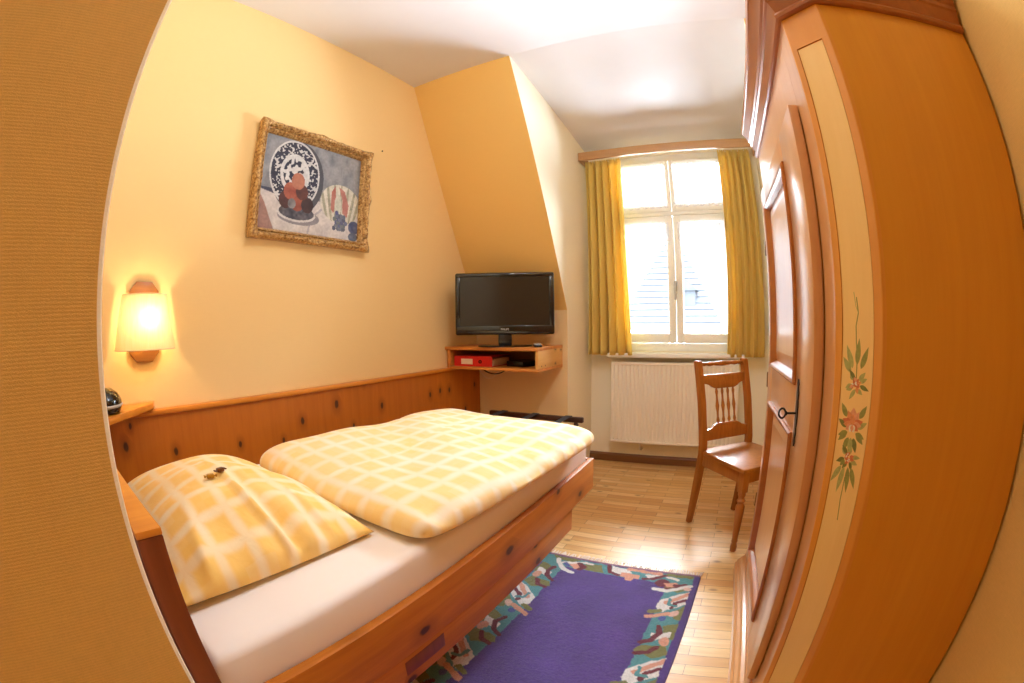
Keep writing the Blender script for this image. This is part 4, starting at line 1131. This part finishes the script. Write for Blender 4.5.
# slanted corners: pilaster with rounded edges, pale inset panel with painted flowers
Lc = CC * math.sqrt(2)
def pilaster(P, Q, sgn):
    """local frame: s along from P to Q, n outward"""
    root_m = Matrix()
    P, Q = Vector(P), Vector(Q); d = (Q - P).normalized(); n = Vector((d.y, -d.x)) * sgn
    return Matrix(((d.x, n.x, 0, P.x), (d.y, n.y, 0, P.y), (0, 0, 1, 0), (0, 0, 0, 1)))
for (P, Q, sg, name) in (((0.0, 0.0), (-CC, CC), -1, 'near'), ((0.0, LEN), (-CC, LEN - CC), 1, 'far')):
    Mx = pilaster(P, Q, sg)
    bm = bmesh.new(); r_ = 0.012
    a = Lc
    # section with softly rounded outer corners and a shallow rebate for the panel
    q_ = 0.0072                                     # flush returns on to side and front
    sec = [(-q_, -q_), (-0.0015, -0.0010), (0.0010, 0.0), (0.0195, 0.0), (0.0205, -0.004), (0.0985, -0.004), (0.0995, 0.0), (a - 0.0010, 0.0), (a + 0.0015, -0.0010), (a + q_ * 0.5, -q_ * 0.5), (a - 0.016, -0.024), (0.016, -0.024)]
    add_prism(bm, sec, 0.235, 1.772, 'z')
    sec2 = [p_ for p_ in sec if not 0.019 < p_[0] < 0.0996 or p_[1] < -0.01]
    add_prism(bm, sec2, 0.0, 0.2349, 'z'); add_prism(bm, sec2, 1.7721, Z1, 'z')
    bm.transform(Mx)
    pil = wp('corner_pilaster', bm, M['ward_edge'], wd)
    bm = box(0.0212, 0.0978, -0.0038, -0.0012, 0.238, 1.769, 0.0008); bm.transform(Mx)
    pan = wp('pale_panel', bm, M['ward_pale'], pil); pan['label'] = 'pale maple inset panel'
    if name == 'near': PAN, PMX = pan, Mx
# painted bouquet on the pale panel: flat petals and leaves of paint
cols = {'leaf': rgb(150, 148, 70), 'leaf2': rgb(176, 172, 96), 'dark': rgb(122, 122, 52), 'pink': rgb(232, 160, 112), 'red': rgb(214, 116, 68), 'orange': rgb(230, 146, 84), 'white': rgb(248, 234, 206), 'stem': rgb(146, 142, 66)}
for k_, c_ in cols.items(): M['p_' + k_] = plain('paint_' + k_, c_, 0.5, nscale=160, namp=0.22)
pk = list(cols)
class Paint:
    def __init__(s): s.bm = bmesh.new(); s.lay = 0
    def petal(s, x, z, ang, L_, W_, mat, tip=0.25):
        n_ = 9; pts = []
        for i in range(n_ + 1):
            q = i / n_; pts.append((q * L_, W_ * math.sin(PI * q ** (0.75 if tip < 0.5 else 1.2)) * (1.0)))
        out = pts + [(p[0], -p[1]) for p in pts[-2:0:-1]]
        ca_, sa_ = math.cos(ang), math.sin(ang); s.lay += 1
        n0 = -0.0011 + 0.000004 * s.lay
        f_ = s.bm.faces.new([s.bm.verts.new((x + p[0] * ca_ - p[1] * sa_, n0, z + p[0] * sa_ + p[1] * ca_)) for p in out])
        f_.material_index = pk.index(mat)
    def stem(s, pts, w_, mat='stem'):
        s.lay += 1; n0 = -0.0011 + 0.000004 * s.lay
        for (xa, za), (xb, zb) in zip(pts, pts[1:]):
            d = Vector((xb - xa, zb - za)).normalized(); nx_, nz_ = -d.y * w_, d.x * w_
            f_ = s.bm.faces.new([s.bm.verts.new(q) for q in ((xa + nx_, n0, za + nz_), (xb + nx_, n0, zb + nz_), (xb - nx_, n0, zb - nz_), (xa - nx_, n0, za - nz_))])
            f_.material_index = pk.index(mat)
pa = Paint(); cx = 0.0605
pa.stem([(cx + 0.002, 1.205), (cx - 0.002, 1.175), (cx + 0.004, 1.150), (cx + 0.003, 1.12), (cx, 1.085), (cx, 1.04)], 0.0013)
pa.stem([(cx + 0.008, 1.215), (cx + 0.004, 1.188), (cx - 0.002, 1.175)], 0.0008, 'leaf2')
def spray(zc, k, up, rr):
    pass
for ang, L_, zc, dx in ((95, 0.052, 1.075, 0), (70, 0.048, 1.068, 0.010), (112, 0.046, 1.068, -0.010), (55, 0.036, 1.06, 0.014)):
    pa.petal(cx + dx, zc, math.radians(ang), L_, 0.0065, 'leaf' if dx < 0.005 else 'leaf2')
def flower(zc, s_):
    fr_ = random.Random(int(zc * 1000))
    for k in range(9):
        ang = k * 40 + fr_.uniform(-14, 14); r0 = 0.010 * s_
        pa.petal(cx + r0 * math.cos(math.radians(ang)), zc + r0 * math.sin(math.radians(ang)), math.radians(ang + fr_.uniform(-30, 30)), fr_.uniform(0.017, 0.026) * s_, fr_.uniform(0.0042, 0.006) * s_, fr_.choice(['leaf', 'leaf2', 'dark']))
    for k in range(12):
        ang = k * 150 + fr_.uniform(-20, 20)
        pa.petal(cx + fr_.uniform(-.006, .006) * s_, zc + fr_.uniform(-.006, .006) * s_, math.radians(ang), fr_.uniform(0.010, 0.016) * s_, fr_.uniform(0.0030, 0.0048) * s_, fr_.choice(['orange', 'red', 'pink', 'red']))
    for k in range(4): pa.petal(cx + fr_.uniform(-.006, .006), zc + fr_.uniform(-.006, .006), math.radians(k * 90 + 20), 0.007 * s_, 0.0016 * s_, 'white')
flower(1.038, 1.0)
# large rose in the middle
for ang, L_, dx, dz in ((30, .045, .012, -.01), (150, .045, -.012, -.01), (60, .05, .016, .01), (120, .05, -.016, .01), (200, .04, -.01, -.02), (340, .04, .01, -.02), (250, .05, -.006, -.03), (290, .05, .006, -.03), (270, .055, 0, -.03), (225, .045, -.012, -.02), (315, .045, .012, -.02)):
    pa.petal(cx + dx, 0.962 + dz, math.radians(ang), L_ * 0.62, 0.0062, random.choice(['leaf', 'leaf2', 'dark', 'leaf']))
for ang, L_, W_, m_ in ((90, .042, .016, 'pink'), (62, .038, .011, 'orange'), (118, .038, .011, 'pink'), (20, .034, .011, 'red'), (160, .034, .011, 'red'), (0, .028, .010, 'orange'), (180, .028, .010, 'pink'), (90, .026, .009, 'orange'), (215, .024, .009, 'red'), (325, .024, .009, 'pink'), (250, .02, .008, 'white'), (290, .02, .008, 'white'), (270, .018, .006, 'pink')):
    pa.petal(cx, 0.958, math.radians(ang), L_ * 0.82, W_ * 0.72, m_)
flower(0.890, 0.9)
for ang, L_, dx in ((265, .055, -.004), (280, .06, .006), (250, .045, -.012), (300, .045, .014)):
    pa.petal(cx + dx, 0.872, math.radians(ang), L_, 0.006, 'leaf2' if dx > 0 else 'leaf')
pa.stem([(cx, 0.85), (cx + 0.001, 0.80), (cx - 0.003, 0.755)], 0.0011)
pa.bm.transform(PMX)
o_ = wp('painted_flowers', pa.bm, [M['p_' + k_] for k_ in pk], PAN); o_['label'] = 'painted pink flowers with green leaves'
# door: stiles and rails around two fielded panels
D0, D1, DZ0, DZ1, DT = 0.178, 0.998, 0.150, 1.675, 0.028
dxo, dxi = -CC - DT, -CC - 0.0005
P1 = (0.372, 0.886, 0.995, 1.592); P2 = (0.372, 0.886, 0.232, 0.860)
P1 = (0.385, 0.880, 0.995, 1.592); P2 = (0.385, 0.880, 0.232, 0.860)
dm = bmesh.new()
add_box(dm, dxo, dxi, D0, P1[0], DZ0, DZ1, 0.004); add_box(dm, dxo, dxi, P1[1], D1, DZ0, DZ1, 0.004)
add_box(dm, dxo, dxi, P1[0], P1[1], P1[3], DZ1, 0.003); add_box(dm, dxo, dxi, P1[0], P1[1], P2[3], P1[2], 0.003); add_box(dm, dxo, dxi, P1[0], P1[1], DZ0, P2[2], 0.003)
door = wp('door', dm, M['ward_door'], wd, True)
for P_ in (P1, P2):
    bm = bmesh.new()
    # moulding ring proud of the frame
    y0_, y1_, z0_, z1_ = P_
    cs = [(y0_, z0_), (y1_, z0_), (y1_, z1_), (y0_, z1_)]
    prof = [(-0.004, 0.0), (-0.004, -0.006), (0.002, -0.011), (0.010, -0.009), (0.016, -0.002), (0.024, 0.010), (0.024, 0.014), (0.0, 0.014)]
    rings = []
    for k in range(4):
        sy = 1 if cs[k][0] == y0_ else -1; sz = 1 if cs[k][1] == z0_ else -1
        rings.append([bm.verts.new((dxo + x_, cs[k][0] + sy * o, cs[k][1] + sz * o)) for o, x_ in prof])
    for k in range(4):
        a, c = rings[k], rings[(k + 1) % 4]
        for q in range(len(prof)): bm.faces.new((a[q], a[(q + 1) % len(prof)], c[(q + 1) % len(prof)], c[q]))
    wp('panel_moulding', bm, M['ward_dark'], door)
    bm = bmesh.new(); i1, i2 = 0.023, 0.062
    A_ = [bm.verts.new((dxo + 0.014, y, z)) for y, z in ((y0_ + i1, z0_ + i1), (y1_ - i1, z0_ + i1), (y1_ - i1, z1_ - i1), (y0_ + i1, z1_ - i1))]
    B_ = [bm.verts.new((dxo + 0.006, y, z)) for y, z in ((y0_ + i2, z0_ + i2), (y1_ - i2, z0_ + i2), (y1_ - i2, z1_ - i2), (y0_ + i2, z1_ - i2))]
    C2 = [bm.verts.new((dxo + 0.024, v_.co.y, v_.co.z)) for v_ in A_]
    for k in range(4):
        bm.faces.new((A_[k], A_[(k + 1) % 4], B_[(k + 1) % 4], B_[k])); bm.faces.new((C2[k], C2[(k + 1) % 4], A_[(k + 1) % 4], A_[k]))
    bm.faces.new(B_); bm.faces.new(C2[::-1])
    wp('fielded_panel', bm, M['ward_door'], door)
# iron lock plate with curled ends, and the key
KY, KZ = 0.335, 0.925
lp_ = [(0.0, -0.088), (0.010, -0.076), (0.005, -0.066), (0.012, -0.052), (0.009, -0.035), (0.014, -0.018), (0.014, 0.018), (0.009, 0.035), (0.012, 0.052), (0.005, 0.066), (0.010, 0.076), (0.0, 0.088)]
poly = [(KY + a, KZ + z) for a, z in lp_] + [(KY - a, KZ + z) for a, z in lp_[-2:0:-1]]
wp('lock_plate', prism(poly, dxo - 0.0035, dxo - 0.0003, 'x'), M['iron'], door)
bm = tube([(dxo - 0.0036, KY, KZ), (dxo - 0.034, KY, KZ)], 0.0032, 8)
add_lathe(bm, [(0.0062, 0), (0.0062, 0.005)], M=Matrix.Translation((dxo - 0.030, KY, KZ)) @ Matrix.Rotation(-PI / 2, 4, 'Y'), seg=10)
add_tube(bm, [(dxo - 0.043 + 0.0095 * math.cos(2 * PI * i / 24), KY, KZ + 0.0125 * math.sin(2 * PI * i / 24)) for i in range(24)], 0.0028, 8, closed=True)
ky = wp('key', bm, M['iron'], door, True)
for z in (0.42, 0.93, 1.45):
    bm = lathe([(0.006, -0.03), (0.0075, -0.028), (0.0075, 0.028), (0.006, 0.03)], (dxo + 0.004, D1 + 0.007, z), seg=12)
    wp('hinge', bm, M['brass'], door, True)
# crown and plinth mouldings round side, corner and front
path = [(DEP, 0.0), (0.0, 0.0), (-CC, CC), (-CC, LEN - CC), (0.0, LEN), (DEP, LEN)]
pth = [Vector(p_) for p_ in path]
crown = [(-0.02, 0.0), (0.008, 0.0), (0.014, 0.004), (0.017, 0.012), (0.014, 0.020), (0.008, 0.024), (0.010, 0.028), (0.022, 0.055), (0.028, 0.060), (0.028, 0.072), (0.034, 0.078), (0.042, 0.100), (0.054, 0.118), (0.058, 0.120), (0.058, 0.145), (-0.02, 0.145)]
wp('crown_moulding', add_sweep(bmesh.new(), pth, crown, Z1), M['ward_dark'], wd, True, 25)
plinth = [(-0.010, 0.001), (0.060, 0.001), (0.060, 0.045), (0.052, 0.052), (0.052, 0.062), (0.040, 0.070), (0.034, 0.084), (0.022, 0.090), (0.020, 0.104), (0.008, 0.112), (-0.010, 0.112)]
fpth = [Vector((0.30, LEN)), Vector((0.0, LEN)), Vector((-CC, LEN - CC)), Vector((-CC, 0.20))][::-1]
wp('plinth_moulding', add_sweep(bmesh.new(), fpth, plinth, 0.0), M['ward_door'], wd, True, 25)
tb = bmesh.new(); add_prism(tb, [(DEP, 0), (DEP, LEN), (0, LEN), (-CC, LEN - CC), (-CC, CC), (0, 0)], Z1 + 0.1455, Z1 + 0.156, 'z')
wp('top_board', tb, M['ward_dark'], wd)

# ------------------------------------------------------------------ neighbour's house beyond the window
nh = thing('neighbour_house', 'pale house with a steep grey tiled roof seen through the window', 'house', (-1.75, 14.0, 0))
hw, zb, zt = 1.55, 0.98, 4.05
obj('house_wall', box(-hw + 0.15, hw - 0.15, -hw + 0.15, hw - 0.15, -6.0, zb), M['plaster'], nh)
bm = bmesh.new(); nC = 17
for k in range(nC):
    a, c = k / nC, (k + 1) / nC
    r0, r1 = hw * (1 - a) + 0.03, hw * (1 - c) + 0.005
    z0_, z1_ = zb + (zt - zb) * a, zb + (zt - zb) * c
    lo_ = [bm.verts.new((sx * r0, sy * r0, z0_)) for sx, sy in ((-1, -1), (1, -1), (1, 1), (-1, 1))]
    lb = [bm.verts.new((sx * (r0 - 0.05), sy * (r0 - 0.05), z0_ - 0.03)) for sx, sy in ((-1, -1), (1, -1), (1, 1), (-1, 1))]
    hi_ = [bm.verts.new((sx * r1, sy * r1, z1_)) for sx, sy in ((-1, -1), (1, -1), (1, 1), (-1, 1))]
    for q in range(4):
        bm.faces.new((lo_[q], lo_[(q + 1) % 4], hi_[(q + 1) % 4], hi_[q])); bm.faces.new((lb[q], lb[(q + 1) % 4], lo_[(q + 1) % 4], lo_[q]))
    bm.faces.new(lb[::-1]); bm.faces.new(hi_)
obj('tiled_roof', bm, M['tile'], nh)
bm = box(0.25, 0.75, -1.25, -0.60, 1.45, 2.05); add_prism(bm, [(0.18, 2.05), (0.82, 2.05), (0.50, 2.35)], -1.32, -0.55, 'y')
obj('roof_dormer', bm, M['tile'], nh)

# ------------------------------------------------------------------ light
wld = bpy.data.worlds.new('overcast_sky'); SC.world = wld; wld.use_nodes = True
nt = wld.node_tree; bg = nt.nodes['Background']
tc = nt.nodes.new('ShaderNodeTexCoord'); sx = nt.nodes.new('ShaderNodeSeparateXYZ'); nt.links.new(tc.outputs['Generated'], sx.inputs[0])
mr = nt.nodes.new('ShaderNodeMapRange'); nt.links.new(sx.outputs[2], mr.inputs[0]); mr.inputs[1].default_value = -1.0; mr.inputs[2].default_value = 1.0
cr = nt.nodes.new('ShaderNodeValToRGB'); nt.links.new(mr.outputs[0], cr.inputs[0])
# overcast sky, zenith and ground boosted to light the room, window view band dimmed
SKY = 150.0
stops = [(0.0, 0.45), (0.43, 0.45), (0.485, 0.016), (0.66, 0.018), (0.72, 0.6), (1.0, 1.0)]
while len(cr.color_ramp.elements) < len(stops): cr.color_ramp.elements.new(0.5)
for e_, (p_, v_) in zip(cr.color_ramp.elements, stops): e_.position = p_; e_.color = (v_ * 0.76, v_ * 0.89, v_, 1)
nt.links.new(cr.outputs[0], bg.inputs[0]); bg.inputs[1].default_value = SKY
pl_ = bpy.data.lights.new('window_portal', 'AREA'); pl_.shape = 'RECTANGLE'; pl_.size = 1.0; pl_.size_y = 1.55
po = bpy.data.objects.new('window_portal', pl_); COL.objects.link(po); po.location = (XM, YB + 0.20, 1.74); po.rotation_euler = (-PI / 2, 0, 0)
pl_.cycles.is_portal = True
def lamp(name, loc, e, col, r_=0.10):
    d = bpy.data.lights.new(name, 'POINT'); d.energy = e; d.color = col; d.shadow_soft_size = r_
    o = bpy.data.objects.new(name, d); COL.objects.link(o); o.location = loc; return o
lamp('room_ceiling_lamp', (-0.20, 1.22, 2.55), 24, (0.86, 0.94, 1.0), 0.08)
lamp('entry_ceiling_lamp', (-0.10, 0.38, 2.70), 8, (1.0, 0.95, 0.88), 0.05)

# ------------------------------------------------------------------ camera: fisheye lens, as the photograph was taken
cam = bpy.data.cameras.new('camera'); co = bpy.data.objects.new('camera', cam); COL.objects.link(co); SC.camera = co
cam.type = 'PANO'; cam.panorama_type = 'FISHEYE_EQUISOLID'
cam.sensor_fit = 'HORIZONTAL'; cam.sensor_width = 36.0
cam.fisheye_lens = 451.89 / 1024 * 36.0; cam.fisheye_fov = math.radians(200)
cam.clip_start = 0.01
pit, yaw, rol = -0.0395, -0.4882, -0.0133
f_ = Vector((math.sin(yaw) * math.cos(pit), math.cos(yaw) * math.cos(pit), math.sin(pit)))
r0 = Vector((math.cos(yaw), -math.sin(yaw), 0)); u0 = r0.cross(f_)
r_ = r0 * math.cos(rol) + u0 * math.sin(rol); u_ = u0 * math.cos(rol) - r0 * math.sin(rol)
mw = Matrix(((r_.x, u_.x, -f_.x, 0), (r_.y, u_.y, -f_.y, 0), (r_.z, u_.z, -f_.z, CH), (0, 0, 0, 1)))
co.matrix_world = mw

vs = SC.view_settings
vs.view_transform = 'Standard'; vs.look = 'None'; vs.gamma = 1.0; vs.use_curve_mapping = False
vs.exposure = 0.11
SC.cycles.use_denoising = True
SC.cycles.max_bounces = 10; SC.cycles.diffuse_bounces = 6; SC.cycles.transparent_max_bounces = 16
SC.cycles.sample_clamp_indirect = 6.0
SC.cycles.caustics_reflective = False; SC.cycles.caustics_refractive = False
